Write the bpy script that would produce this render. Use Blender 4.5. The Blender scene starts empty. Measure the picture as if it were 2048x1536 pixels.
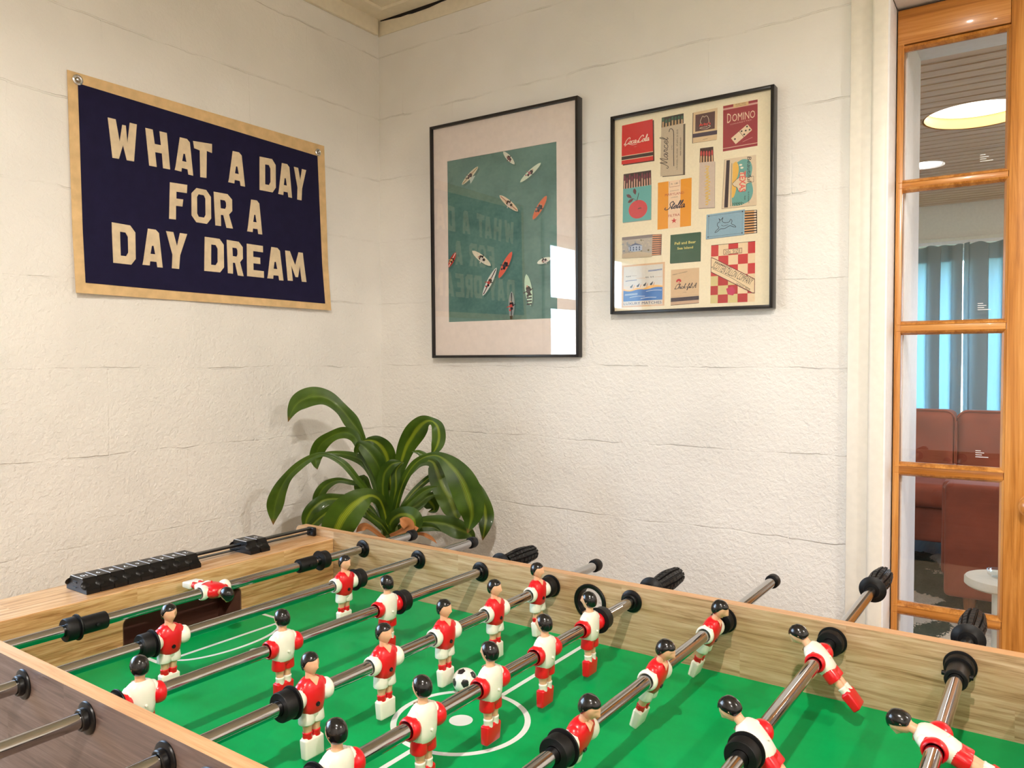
import bpy, bmesh, math, random
from mathutils import Vector, Matrix
random.seed(7)
PI = math.pi
SC = bpy.context.scene
COL = SC.collection

# ------------------------------------------------------------------ camera
CAMP = Vector((1.8030, -1.8730, 1.2))
YAW, PITCH, ROLL, FPX = 0.5983, 0.0307, -0.0028, 1539.7
def _basis():
    F = Vector((-math.sin(YAW), math.cos(YAW), 0)); R = Vector((math.cos(YAW), math.sin(YAW), 0)); U = Vector((0, 0, 1))
    F2 = F*math.cos(PITCH) - U*math.sin(PITCH); U2 = U*math.cos(PITCH) + F*math.sin(PITCH)
    R3 = R*math.cos(ROLL) + U2*math.sin(ROLL); U3 = U2*math.cos(ROLL) - R*math.sin(ROLL)
    return F2, R3, U3
CF, CR, CU = _basis()
cam_data = bpy.data.cameras.new('camera'); cam = bpy.data.objects.new('camera', cam_data); COL.objects.link(cam)
M = Matrix((CR, CU, -CF)).transposed().to_4x4(); M.translation = CAMP
cam.matrix_world = M
cam_data.sensor_width = 36; cam_data.lens = FPX/2048*36; cam_data.clip_start = .02; cam_data.clip_end = 100
SC.camera = cam
def ray(px, py): return CF + CR*((px-1024)/FPX) - CU*((py-768)/FPX)
def at_y(px, py, Y):
    d = ray(px, py); return CAMP + d*((Y-CAMP.y)/d.y)
def at_x(px, py, X):
    d = ray(px, py); return CAMP + d*((X-CAMP.x)/d.x)
def at_z(px, py, Z):
    d = ray(px, py); return CAMP + d*((Z-CAMP.z)/d.z)
def at_d(px, py, D): return CAMP + ray(px, py)*D

# ------------------------------------------------------------------ materials
def srgb(r, g, b):
    f = lambda c: (c/255/12.92) if c/255 <= .04045 else ((c/255+.055)/1.055)**2.4
    return (f(r), f(g), f(b), 1)
class NT:
    def __init__(s, name):
        s.m = bpy.data.materials.new(name); s.m.use_nodes = True; s.t = s.m.node_tree; s.t.nodes.clear()
        s.out = s.t.nodes.new('ShaderNodeOutputMaterial')
    def n(s, typ, **kw):
        nd = s.t.nodes.new(typ)
        for k, v in kw.items():
            if k.startswith('i_'):
                nd.inputs[k[2:].replace('_', ' ')].default_value = v
            else: setattr(nd, k, v)
        return nd
    def l(s, a, b): s.t.links.new(a, b)
    def bsdf(s, color=(.8, .8, .8, 1), rough=.5, metal=0., coat=0., spec=.5):
        b = s.n('ShaderNodeBsdfPrincipled')
        b.inputs['Base Color'].default_value = color; b.inputs['Roughness'].default_value = rough
        b.inputs['Metallic'].default_value = metal; b.inputs['Coat Weight'].default_value = coat
        b.inputs['Coat Roughness'].default_value = .08; b.inputs['Specular IOR Level'].default_value = spec
        s.l(b.outputs[0], s.out.inputs[0]); s.b = b; return b
    def ramp(s, fac, stops, interp='LINEAR'):
        r = s.n('ShaderNodeValToRGB'); e = r.color_ramp; e.interpolation = interp
        while len(e.elements) < len(stops): e.elements.new(.5)
        for i, (p, c) in enumerate(stops): e.elements[i].position = p; e.elements[i].color = c
        s.l(fac, r.inputs[0]); return r.outputs[0]
    def mix(s, fac, a, b, mode='MIX'):
        m = s.n('ShaderNodeMix', data_type='RGBA', blend_type=mode)
        for k, v in ((0, fac), (6, a), (7, b)):
            if hasattr(v, 'is_linked'): s.l(v, m.inputs[k])
            else: m.inputs[k].default_value = v
        return m.outputs[2]
    def math(s, op, a, b=None, c=None):
        m = s.n('ShaderNodeMath', operation=op)
        for k, v in enumerate((a, b, c)):
            if v is None: continue
            if hasattr(v, 'is_linked'): s.l(v, m.inputs[k])
            else: m.inputs[k].default_value = v
        return m.outputs[0]
    def coord(s, kind='Object', scale=(1, 1, 1), rot=(0, 0, 0), loc=(0, 0, 0)):
        c = s.n('ShaderNodeTexCoord'); m = s.n('ShaderNodeMapping')
        m.inputs['Scale'].default_value = scale; m.inputs['Rotation'].default_value = rot; m.inputs['Location'].default_value = loc
        s.l(c.outputs[kind], m.inputs[0]); return m.outputs[0]
    def noise(s, vec, scale, detail=4, rough=.5, dist=0.):
        n = s.n('ShaderNodeTexNoise'); s.l(vec, n.inputs['Vector'])
        n.inputs['Scale'].default_value = scale; n.inputs['Detail'].default_value = detail
        n.inputs['Roughness'].default_value = rough; n.inputs['Distortion'].default_value = dist
        return n.outputs[0]
    def bump(s, h, strength=.5, dist=.01, prev=None):
        b = s.n('ShaderNodeBump'); b.inputs['Strength'].default_value = strength; b.inputs['Distance'].default_value = dist
        s.l(h, b.inputs['Height'])
        if prev is not None: s.l(prev, b.inputs['Normal'])
        s.l(b.outputs[0], s.b.inputs['Normal']); return b.outputs[0]
MAT = {}
def simple(name, color, rough=.5, metal=0., coat=0., spec=.5, grain=0.):
    if name in MAT: return MAT[name]
    t = NT(name); t.bsdf(color, rough, metal, coat, spec)
    v = t.coord()
    n = t.noise(v, 60, 3)
    lo = tuple(c*(.965) for c in color[:3])+(1,); hi = tuple(min(1, c*1.03) for c in color[:3])+(1,)
    t.l(t.ramp(n, [(.3, lo), (.7, hi)]), t.b.inputs['Base Color'])
    if grain: t.bump(t.noise(v, 900, 2), grain, .001)
    MAT[name] = t.m; return t.m
def glass(name, tint=(1, 1, 1, 1), ior=1.5):
    t = NT(name); tr = t.n('ShaderNodeBsdfTransparent'); tr.inputs[0].default_value = tint
    gl = t.n('ShaderNodeBsdfGlossy'); gl.inputs['Roughness'].default_value = .004; gl.inputs[0].default_value = (1, 1, 1, 1)
    fr = t.n('ShaderNodeFresnel'); ge = t.n('ShaderNodeNewGeometry'); t.l(t.math('MULTIPLY_ADD', ge.outputs['Backfacing'], 1/ior-ior, ior), fr.inputs[0])
    mx = t.n('ShaderNodeMixShader'); t.l(fr.outputs[0], mx.inputs[0]); t.l(tr.outputs[0], mx.inputs[1]); t.l(gl.outputs[0], mx.inputs[2])
    t.l(mx.outputs[0], t.out.inputs[0]); return t.m
def emit(name, color, strength):
    t = NT(name); e = t.n('ShaderNodeEmission'); e.inputs[0].default_value = color; e.inputs[1].default_value = strength
    t.l(e.outputs[0], t.out.inputs[0]); return t.m
def wood(name, dark, mid, light, axis='X', gs=1., blocks=None, rough=.35, coat=0., bump=.15, var=.25, contrast=1.):
    """wood with the grain along axis; blocks=(length,width) adds joined strips"""
    t = NT(name); t.bsdf(mid, rough, 0, coat)
    c = t.n('ShaderNodeTexCoord'); sep = t.n('ShaderNodeSeparateXYZ'); t.l(c.outputs['Object'], sep.inputs[0])
    ax = {'X': 0, 'Y': 1, 'Z': 2}[axis]; oth = [i for i in (0, 1, 2) if i != ax]
    A = sep.outputs[ax]; B = t.math('ADD', sep.outputs[oth[0]], sep.outputs[oth[1]])
    Cc = t.math('SUBTRACT', sep.outputs[oth[0]], sep.outputs[oth[1]])
    comb = t.n('ShaderNodeCombineXYZ'); t.l(A, comb.inputs[0]); t.l(B, comb.inputs[1]); t.l(Cc, comb.inputs[2])
    vec = comb.outputs[0]
    off = None
    if blocks:
        br = t.n('ShaderNodeTexBrick'); t.l(vec, br.inputs['Vector'])
        br.offset = .43; br.inputs['Scale'].default_value = 1
        br.inputs['Brick Width'].default_value = blocks[0]; br.inputs['Row Height'].default_value = blocks[1]
        br.inputs['Mortar Size'].default_value = 0; br.inputs['Color1'].default_value = (0, 0, 0, 1); br.inputs['Color2'].default_value = (1, 1, 1, 1)
        off = br.outputs[0]
        ad = t.n('ShaderNodeVectorMath', operation='MULTIPLY_ADD'); t.l(off, ad.inputs[0]); ad.inputs[1].default_value = (3.1, 7.7, 5.3); t.l(vec, ad.inputs[2])
        vec = ad.outputs[0]
    mp = t.n('ShaderNodeMapping'); t.l(vec, mp.inputs[0]); mp.inputs['Scale'].default_value = (5*gs, 60*gs, 60*gs)
    n1 = t.noise(mp.outputs[0], 1.0, 6, .62, .9)
    mp2 = t.n('ShaderNodeMapping'); t.l(vec, mp2.inputs[0]); mp2.inputs['Scale'].default_value = (14*gs, 420*gs, 420*gs)
    n2 = t.noise(mp2.outputs[0], 1.0, 3, .6)
    f = t.math('ADD', t.math('MULTIPLY', n1, .72), t.math('MULTIPLY', n2, .28))
    f = t.math('ADD', t.math('MULTIPLY', t.math('SUBTRACT', f, .5), contrast), .5)
    if off is not None:
        f = t.math('ADD', f, t.math('MULTIPLY', t.math('SUBTRACT', off, .5), var*.35))
    t.l(t.ramp(f, [(.3, dark), (.48, mid), (.68, light)]), t.b.inputs['Base Color'])
    t.bump(f, bump, .0006)
    MAT[name] = t.m; return t.m

# ------------------------------------------------------------------ mesh builder
class MB:
    def __init__(s): s.v = []; s.f = []; s.mi = []; s.sm = []; s.uv = {}
    def add(s, verts, faces, mat=0, smooth=False):
        o = len(s.v); s.v += [tuple(v) for v in verts]
        for f in faces: s.f.append([i+o for i in f]); s.mi.append(mat); s.sm.append(smooth)
        return s
    def bm(s, b, mat=0, smooth=False, mtx=None):
        b.verts.index_update()
        s.add([(mtx @ v.co if mtx else v.co) for v in b.verts], [[v.index for v in f.verts] for f in b.faces], mat, smooth); b.free(); return s
    def box(s, x0, x1, y0, y1, z0, z1, mat=0, bev=0., seg=2, mtx=None, smooth=None):
        b = bmesh.new(); r = bmesh.ops.create_cube(b, size=1)
        for v in b.verts: v.co = Vector(((x0+x1)/2+v.co.x*(x1-x0), (y0+y1)/2+v.co.y*(y1-y0), (z0+z1)/2+v.co.z*(z1-z0)))
        if bev: bmesh.ops.bevel(b, geom=list(b.edges), offset=bev, segments=seg, affect='EDGES', profile=.5)
        return s.bm(b, mat, bool(bev) if smooth is None else smooth, mtx)
    def prism(s, poly, d, mat=0, mtx=None, bev=0.):
        """poly [(x,y)] extruded 0..d along z"""
        b = bmesh.new(); vs = [b.verts.new((p[0], p[1], 0)) for p in poly]; f = b.faces.new(vs)
        r = bmesh.ops.extrude_face_region(b, geom=[f]); bmesh.ops.translate(b, vec=(0, 0, d), verts=[e for e in r['geom'] if isinstance(e, bmesh.types.BMVert)])
        bmesh.ops.recalc_face_normals(b, faces=b.faces)
        if bev: bmesh.ops.bevel(b, geom=list(b.edges), offset=bev, segments=2, affect='EDGES')
        return s.bm(b, mat, False, mtx)
    def lathe(s, prof, n=32, mat=0, mtx=None, axis='Z', smooth=True, cap=True, fn=None):
        """prof [(r,h)], rings about axis"""
        vs = []; fs = []
        for r, h in prof:
            for i in range(n):
                a = 2*PI*i/n; rr = r*(fn(a, h) if fn else 1)
                p = (rr*math.cos(a), rr*math.sin(a), h)
                if axis == 'Y': p = (p[0], p[2], -p[1])
                if axis == 'X': p = (p[2], p[0], p[1])
                vs.append(p)
        for k in range(len(prof)-1):
            for i in range(n):
                j = (i+1) % n; fs.append([k*n+i, k*n+j, (k+1)*n+j, (k+1)*n+i])
        if cap: fs.append([i for i in range(n)][::-1]); fs.append([(len(prof)-1)*n+i for i in range(n)])
        if mtx: vs = [mtx @ Vector(v) for v in vs]
        return s.add(vs, fs, mat, smooth)
    def loft(s, rings, n=20, mat=0, mtx=None, smooth=True, cap=True):
        """rings [(cx,cy,z,rx,ry,exp)]"""
        vs = []; fs = []
        for r in rings:
            cx, cy, z, rx, ry = r[:5]; e = r[5] if len(r) > 5 else 2.
            for i in range(n):
                a = 2*PI*i/n; c, q = math.cos(a), math.sin(a)
                vs.append((cx+rx*math.copysign(abs(c)**(2/e), c), cy+ry*math.copysign(abs(q)**(2/e), q), z))
        for k in range(len(rings)-1):
            for i in range(n):
                j = (i+1) % n; fs.append([k*n+i, k*n+j, (k+1)*n+j, (k+1)*n+i])
        if cap: fs.append([i for i in range(n)][::-1]); fs.append([(len(rings)-1)*n+i for i in range(n)])
        if mtx: vs = [mtx @ Vector(v) for v in vs]
        return s.add(vs, fs, mat, smooth)
    def tube(s, pts, rad, n=8, mat=0, smooth=True):
        pts = [Vector(p) for p in pts]; vs = []; fs = []
        rad = rad if isinstance(rad, (list, tuple)) else [rad]*len(pts)
        up = Vector((0, 0, 1))
        for k, p in enumerate(pts):
            t = (pts[min(k+1, len(pts)-1)]-pts[max(k-1, 0)]).normalized()
            a = t.cross(up)
            if a.length < .1: a = t.cross(Vector((1, 0, 0)))
            a.normalize(); b = t.cross(a)
            for i in range(n):
                q = 2*PI*i/n; vs.append(p+(a*math.cos(q)+b*math.sin(q))*rad[k])
        for k in range(len(pts)-1):
            for i in range(n):
                j = (i+1) % n; fs.append([k*n+i, k*n+j, (k+1)*n+j, (k+1)*n+i])
        fs.append(list(range(n))[::-1]); fs.append([(len(pts)-1)*n+i for i in range(n)])
        return s.add(vs, fs, mat, smooth)
    def mesh(s, name, mats):
        me = bpy.data.meshes.new(name); me.from_pydata(s.v, [], s.f)
        for m in (mats if isinstance(mats, (list, tuple)) else [mats]): me.materials.append(m)
        for i, p in enumerate(me.polygons): p.material_index = s.mi[i]; p.use_smooth = s.sm[i]
        b = bmesh.new(); b.from_mesh(me); bmesh.ops.recalc_face_normals(b, faces=b.faces); b.to_mesh(me); b.free()
        me.update()
        if any(s.sm): me.set_sharp_from_angle(angle=math.radians(38))
        return me
    def obj(s, name, mats, parent=None, recalc=True, auto=35):
        me = s.mesh(name, mats)
        if any(s.sm): me.set_sharp_from_angle(angle=math.radians(auto))
        o = bpy.data.objects.new(name, me); COL.objects.link(o)
        if parent: o.parent = parent
        return o
def empty(name, loc=(0, 0, 0), rz=0.):
    o = bpy.data.objects.new(name, None); COL.objects.link(o); o.location = loc; o.rotation_euler = (0, 0, rz); o.empty_display_size = .05; return o
def tag(o, label, cat, group=None, kind=None):
    o['label'] = label; o['category'] = cat
    if group: o['group'] = group
    if kind: o['kind'] = kind
    return o
def struct(o): o['kind'] = 'structure'; return o
def copy_tree(o, parent=None):
    c = o.copy(); COL.objects.link(c); c.parent = parent
    for ch in list(o.children): copy_tree(ch, c)
    return c
def boolean(o, cut, op='DIFFERENCE'):
    m = o.modifiers.new('b', 'BOOLEAN'); m.operation = op; m.solver = 'EXACT'; m.object = cut
    bpy.context.view_layer.update()
    dg = bpy.context.evaluated_depsgraph_get(); me = bpy.data.meshes.new_from_object(o.evaluated_get(dg))
    o.modifiers.clear(); o.data = me; bpy.data.objects.remove(cut)
def T(x, y, z): return Matrix.Translation((x, y, z))
def RX(a): return Matrix.Rotation(a, 4, 'X')
def RY(a): return Matrix.Rotation(a, 4, 'Y')
def RZ(a): return Matrix.Rotation(a, 4, 'Z')

# ------------------------------------------------------------------ the materials of the room
def wall_material(name, base, along):
    """painted concrete blocks; along = axis index that runs along the wall"""
    t = NT(name); t.bsdf(base, .62, spec=.35)
    g = t.n('ShaderNodeNewGeometry'); sep = t.n('ShaderNodeSeparateXYZ'); t.l(g.outputs['Position'], sep.inputs[0])
    comb = t.n('ShaderNodeCombineXYZ'); t.l(sep.outputs[along], comb.inputs[0]); t.l(sep.outputs[2], comb.inputs[1])
    v = comb.outputs[0]
    # wobble the joints
    nz = t.n('ShaderNodeTexNoise'); t.l(v, nz.inputs[0]); nz.inputs['Scale'].default_value = 9; nz.inputs['Detail'].default_value = 5
    sb = t.n('ShaderNodeVectorMath', operation='SUBTRACT'); t.l(nz.outputs['Color'], sb.inputs[0]); sb.inputs[1].default_value = (.5, .5, .5)
    wb = t.n('ShaderNodeVectorMath', operation='MULTIPLY_ADD'); t.l(sb.outputs[0], wb.inputs[0]); wb.inputs[1].default_value = (.012, .022, 0)
    of = t.n('ShaderNodeVectorMath', operation='ADD'); t.l(v, of.inputs[0]); of.inputs[1].default_value = (.10, .036, 0)
    t.l(of.outputs[0], wb.inputs[2])
    br = t.n('ShaderNodeTexBrick'); t.l(wb.outputs[0], br.inputs['Vector']); br.inputs['Scale'].default_value = 1
    br.inputs['Brick Width'].default_value = .406; br.inputs['Row Height'].default_value = .203
    br.inputs['Mortar Size'].default_value = .0026; br.inputs['Mortar Smooth'].default_value = .6
    sy_ = t.n('ShaderNodeSeparateXYZ'); t.l(wb.outputs[0], sy_.inputs[0])
    fr_ = t.math('FRACT', t.math('DIVIDE', sy_.outputs[1], .203)); dd_ = t.math('MULTIPLY', t.math('MINIMUM', fr_, t.math('SUBTRACT', 1., fr_)), .203)
    H_ = t.math('MULTIPLY_ADD', t.math('LESS_THAN', dd_, .004), .78, .22)
    crack = t.math('MULTIPLY', t.math('MULTIPLY', br.outputs['Fac'], H_), t.ramp(t.noise(v, 7.0, 5, .65), [(.46, (.12, .12, .12, 1)), (.66, (1, 1, 1, 1))]))
    peb = t.noise(v, 95, 5, .62, .3); peb2 = t.noise(v, 34, 4, .6, .6); big = t.noise(v, 3.2, 3)
    lowz = t.n('ShaderNodeMapRange'); t.l(sep.outputs[2], lowz.inputs[0]); lowz.inputs[1].default_value = 1.05; lowz.inputs[2].default_value = 2.0; lowz.inputs[3].default_value = 1.0; lowz.inputs[4].default_value = .22
    h = t.math('MULTIPLY', t.math('ADD', t.math('MULTIPLY', peb, 1.0), t.math('MULTIPLY', peb2, .8)), lowz.outputs[0])
    h = t.math('SUBTRACT', h, t.math('MULTIPLY', crack, .75))
    h = t.math('ADD', h, t.math('MULTIPLY', big, .8))
    t.bump(h, .95, .0042)
    c2 = tuple(c*.90 for c in base[:3])+(1,)
    col = t.mix(t.ramp(big, [(.35, (0, 0, 0, 1)), (.7, (1, 1, 1, 1))]), base, c2)
    col = t.mix(t.math('MULTIPLY', crack, .10), col, (base[0]*.55, base[1]*.5, base[2]*.42, 1))
    t.l(col, t.b.inputs['Base Color'])
    return t.m
WALLC = srgb(240, 237, 232)
m_wall_x = wall_material('painted_block_back', WALLC, 0)
m_wall_y = wall_material('painted_block_left', WALLC, 1)
m_trim = simple('painted_trim', srgb(236, 230, 218), .38, grain=.05)
m_trimw = simple('white_gloss_trim', srgb(236, 236, 238), .5)
m_ceil = simple('ceiling_paint', srgb(236, 226, 204), .7, grain=.1)
m_gap_shade = simple('gap_shade_paint', srgb(24, 18, 16), .9)  # near-black paint for the shade in the ceiling gap
m_floor = wood('floor_oak', srgb(150, 122, 92), srgb(178, 150, 118), srgb(196, 170, 138), 'Y', .5, (.9, .12), .4)
# ------------------------------------------------------------------ the games room shell
XR, YF, ZC = 3.9, -4.3, 2.325      # right wall, wall behind the camera, ceiling
def rect_wall_holes(x0, x1, z0, z1, holes):
    """split a rectangle into rectangles around holes [(a0,a1,b0,b1)] sorted by a"""
    out = []; a = x0
    for (h0, h1, b0, b1) in sorted(holes):
        out.append((a, h0, z0, z1))
        if b0 > z0: out.append((h0, h1, z0, b0))
        if b1 < z1: out.append((h0, h1, b1, z1))
        a = h1
    out.append((a, x1, z0, z1)); return out
DX0, DX1, DZ = 1.532, 2.196, 1.985
b = MB()
for (a0, a1, c0, c1) in rect_wall_holes(-.25, XR+.2, 0, 2.45, [(DX0-.02, DX1+.02, 0, DZ+.02)]): b.box(a0, a1, 0, .33, c0, c1)
struct(b.obj('wall_back', m_wall_x))
WY0, WY1, WZ0, WZ1 = -2.35, -1.215, .95, 1.80
b = MB()
for (a0, a1, c0, c1) in rect_wall_holes(YF-.2, .0, 0, 2.45, [(WY0, WY1, WZ0, WZ1)]): b.box(-.25, 0, a0, a1, c0, c1)
struct(b.obj('wall_left', m_wall_y))
b = MB().box(XR, XR+.2, YF-.2, 0, 0, 2.45); struct(b.obj('wall_right', m_wall_y))
b = MB().box(0, XR, YF-.2, YF, 0, 2.45); struct(b.obj('wall_front', m_wall_x))
struct(MB().box(-.25, XR+.2, YF-.2, .33, -.1, 0).obj('floor', m_floor))
# ceiling panels with a joint running out from the corner
b = MB(); b.box(-.25, .62, YF-.2, .33, ZC, ZC+.1); b.box(.623, 1.84, YF-.2, .33, ZC, ZC+.1); b.box(1.843, XR+.2, YF-.2, .33, ZC, ZC+.1)
struct(b.obj('ceiling', m_ceil))
# edge trims under the ceiling
b = MB().box(.0, XR, -.0035, 0, 2.262, 2.3113, bev=.001)
struct(b.obj('trim_1', m_ceil))
struct(MB().box(0, .012, YF, -.0125, 2.262, 2.3245, bev=.002).obj('trim_2', m_ceil))
struct(MB().prism([(.0125, 2.3085), (.06, 2.305), (.10, 2.3015), (.13, 2.302), (.15, 2.2995), (.22, 2.3005), (.27, 2.305), (.36, 2.3062), (.7, 2.3085), (.7, 2.3114), (.0125, 2.3114)], .001, mtx=T(0, -.0036, 0) @ RX(PI/2)).obj('gap_shade_strip', m_gap_shade))  # thin dark strip standing in for the shadowed gap above the trim
b = MB(); b.prism([(.0, 0), (.006, .0), (.05, .004), (.05, .0135), (0, .0135)], XR, mtx=T(0, -.0, 2.3115) @ Matrix(((0, 0, 1, 0), (-1, 0, 0, 0), (0, 1, 0, 0), (0, 0, 0, 1))))
b.prism([(.0, 0), (.006, .0), (.05, .004), (.05, .0135), (0, .0135)], -YF, mtx=T(0.012, 0, 2.3115) @ Matrix(((1, 0, 0, 0), (0, 0, -1, 0), (0, 1, 0, 0), (0, 0, 0, 1))))
struct(b.obj('trim_4', m_ceil))
b = MB().box(0, DX0-.1, -.015, 0, 0, .11, bev=.003); b.box(DX1+.1, XR, -.015, 0, 0, .11, bev=.003); struct(b.obj('baseboard_back', m_trim))
struct(MB().box(0, .015, YF, -.015, 0, .11, bev=.003).obj('baseboard_left', m_trim))
# ---- window in the left wall (seen mirrored in the picture glass)
m_glass = glass('clear_glass')
win = empty('window_1', (-.12, (WY0+WY1)/2, WZ0)); struct(win)
w2 = (WY1-WY0)/2; h2 = WZ1-WZ0
b = MB()
for (a0, a1, c0, c1) in ((-w2, -w2+.05, 0, h2), (w2-.05, w2, 0, h2), (-w2, w2, 0, .05), (-w2, w2, h2-.05, h2), (-w2, w2, h2*.60-.025, h2*.60+.025), (-.015, .015, 0, h2)):
    b.box(-.025, .025, a0, a1, c0, c1, bev=.003)
b.obj('window_frame', m_trimw, win)
MB().box(-.003, .003, -w2+.02, w2-.02, .02, h2-.02).obj('pane', m_glass, win)
MB().box(.02, .16, -w2-.0, w2+.0, -.02, .0, bev=.004).obj('window_sill', m_trimw, win)
b = MB()
for (a0, a1, c0, c1) in ((WY0-.06, WY0, WZ0-.06, WZ1+.06), (WY1, WY1+.055, WZ0-.06, WZ1+.06), (WY0, WY1, WZ1, WZ1+.06), (WY0, WY1, WZ0-.06, WZ0)):
    b.box(0, .015, a0, a1, c0, c1, bev=.003)
struct(b.obj('trim_5', m_trimw))

# ------------------------------------------------------------------ doorway and glazed pine door
m_pine = wood('pine_varnished', srgb(150, 88, 26), srgb(196, 128, 54), srgb(222, 160, 86), 'Z', .42, None, .3, .35, .12, contrast=1.25)
m_pineh = wood('pine_varnished_rail', srgb(150, 88, 26), srgb(196, 128, 54), srgb(222, 160, 86), 'X', .42, None, .3, .35, .12, contrast=1.25)
# casing boards around the opening
b = MB().box(DX0-.082, DX0-.037, -.014, 0, 0, DZ+.1, bev=.002)
struct(b.obj('trim_6', m_trim))
b = MB().box(DX0-.0365, DX0-.002, -.03, 0, 0, DZ+.06, bev=.007, seg=4); b.box(DX0-.0365, DX1+.04, -.03, 0, DZ+.002, DZ+.045, bev=.007, seg=4)
b.box(DX1+.002, DX1+.037, -.03, 0, 0, DZ+.06, bev=.007, seg=4)
struct(b.obj('trim_7', m_trim))
# jambs: front part and the wider lining behind the door
b = MB().box(DX0-.03, DX0, -.028, .10, 0, DZ, bev=.002); b.box(DX1, DX1+.03, -.028, .10, 0, DZ, bev=.002); b.box(DX0, DX1, -.028, .10, DZ, DZ+.03, bev=.002)
b.box(DX0-.03, DX0+.018, .10, .335, 0, DZ-.02, bev=.002); b.box(DX1-.018, DX1+.03, .10, .335, 0, DZ-.02, bev=.002); b.box(DX0-.03, DX1+.03, .10, .335, 1.952, DZ+.03, bev=.002)
struct(b.obj('trim_8', m_trimw))
PX0, PX1 = 1.5475, 1.7405
PZ = [(1.604, 1.8895), (1.286, 1.575), (.967, 1.255), (.647, .935), (.33, .6155)]
LX0, LX1 = 1.5345, 1.862
m_etch = simple('etched_print', srgb(235, 240, 240), .6)
def make_door(name, dx, mirror):
    d = empty(name, (LX0+dx, .06, 0)); struct(d)
    fx = (lambda x: (LX1-LX0)-(x-LX0)) if mirror else (lambda x: x-LX0)
    def bx(m, x0, x1, *a, **k): m.box(min(fx(x0), fx(x1)), max(fx(x0), fx(x1)), *a, **k)
    m = MB(); bx(m, LX0, PX0, 0, .036, .01, 1.978, bev=.001); m.obj('stile', m_pine, d)
    m = MB(); bx(m, PX1+.008, LX1, 0, .036, .01, 1.978, bev=.002); m.obj('stile', m_pine, d)
    m = MB(); bx(m, LX0, PX1+.0075, -.0007, .0367, PZ[0][1]+.012, 1.979, bev=.002); m.obj('rail', m_pineh, d)
    m = MB(); bx(m, LX0, PX1+.0075, -.0007, .0367, .009, PZ[-1][0]-.012, bev=.002); m.obj('rail', m_pineh, d)
    for i, (z0, z1) in enumerate(PZ):
        if i < 4:
            zz0, zz1 = PZ[i+1][1], z0
            m = MB(); bx(m, LX0+.001, PX1+.0075, .001, .035, zz0+.007, zz1-.007, bev=.0015); m.obj('glazing_bar', m_pineh, d)
        # sticking: a sloped moulding around each pane, mitred at the corners
        m = MB(); o = .0085
        X0, X1 = fx(PX0-.004), fx(PX1+.0); X0, X1 = min(X0, X1), max(X0, X1)
        out = [(X0-o*.55, z0-o), (X1+o, z0-o), (X1+o, z1+o), (X0-o*.55, z1+o)]; inn = [(X0+.004, z0), (X1, z0), (X1, z1), (X0+.004, z1)]
        mid = [((a[0]*.5+c[0]*.5), (a[1]*.5+c[1]*.5)) for a, c in zip(out, inn)]
        vs = [(p[0], -.001, p[1]) for p in out]+[(p[0], .003, p[1]) for p in mid]+[(p[0], .012, p[1]) for p in inn]+[(p[0], .018, p[1]) for p in inn]+[(p[0], .018, p[1]) for p in out]
        fs = []
        for k in range(4):
            for j in range(4): q = (j+1) % 4; fs.append([k*4+j, k*4+q, (k+1)*4+q, (k+1)*4+j])
        m.add(vs, fs); m.obj('glazing_bead', m_pine, d)
        g = MB().box(X0, X1, .014, .017, z0-.003, z1+.003).obj('pane', m_glass, d)
        if i in (0, 1, 2) and not mirror:
            e = MB()
            for k in range(4): e.box(X1-.045, X1-.045+(.024, .012, .016, .010)[k], .0135, .0138, z0+.02+k*.0045, z0+.0213+k*.0045)
            e.obj('etched_mark', m_etch, g)
    kb = MB().lathe([(.004, 0), (.021, 0), (.021, .004), (.010, .007), (.009, .018), (.016, .024), (.0215, .034), (.021, .044), (.014, .051), (.004, .053)], 28, axis='Y')
    k = kb.obj('knob', m_pine, d); k.location = (fx(1.797), 0, .896); k.rotation_euler = (PI, 0, 0)
    return d
make_door('door_1', 0, False)
make_door('door_2', .331, True)

# ------------------------------------------------------------------ the living room behind
NY0, NY1, NX0, NX1, NZ = .33, 4.15, -.6, 4.1, 2.25
m_nwall = simple('next_wall_paint', srgb(232, 226, 216), .6)
b = MB(); b.box(NX0-.1, NX0, NY0, NY1+.1, 0, 2.45); struct(b.obj('wall_next_left', m_nwall))
b = MB()
for (a0, a1, c0, c1) in rect_wall_holes(NY0, NY1+.1, 0, 2.45, [(1.1, 2.1, .8, 1.8)]): b.box(NX1, NX1+.1, a0, a1, c0, c1)  # opening for the added side window
struct(b.obj('wall_next_right', m_nwall))
b = MB()
for (a0, a1, c0, c1) in rect_wall_holes(NX0, NX1, 0, 2.45, [(.8, 2.3, .25, 1.93)]): b.box(a0, a1, NY1, NY1+.12, c0, c1)
struct(b.obj('wall_next_back', m_nwall))
struct(MB().box(NX0, NX1, .331, NY1+.1, -.1, 0).obj('floor_next', m_floor))
struct(MB().box(NX0, NX1, NY1-.02, NY1, 0, .12, bev=.003).obj('baseboard_next', m_trimw))
m_slat = wood('ceiling_pine', srgb(168, 134, 106), srgb(204, 170, 140), srgb(220, 190, 162), 'X', .6, (1.3, .09), .45, 0, .1)
L1 = Vector((1.575, 2.03, NZ)); L1R = .215; L2 = at_z(1852, 330, NZ); L2R = .085
b = MB(); pitch = .078; y = NY0+.002
while y < NY1:
    b.box(NX0, NX1, y, min(y+pitch-.015, NY1), NZ, NZ+.018, bev=.0008, smooth=False); y += pitch
b.box(NX0, NX1, NY0, NY1, NZ+.0185, NZ+.03, mat=1)
cl = b.obj('ceiling_next', [m_slat, simple('slat_backing', srgb(70, 52, 40), .9)]); struct(cl)
for (p, r) in ((L1, L1R), (L2, L2R)):
    cut = MB().lathe([(r, -.05), (r, .2)], 64).obj('cutter', m_slat); cut.location = p; boolean(cl, cut)
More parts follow.
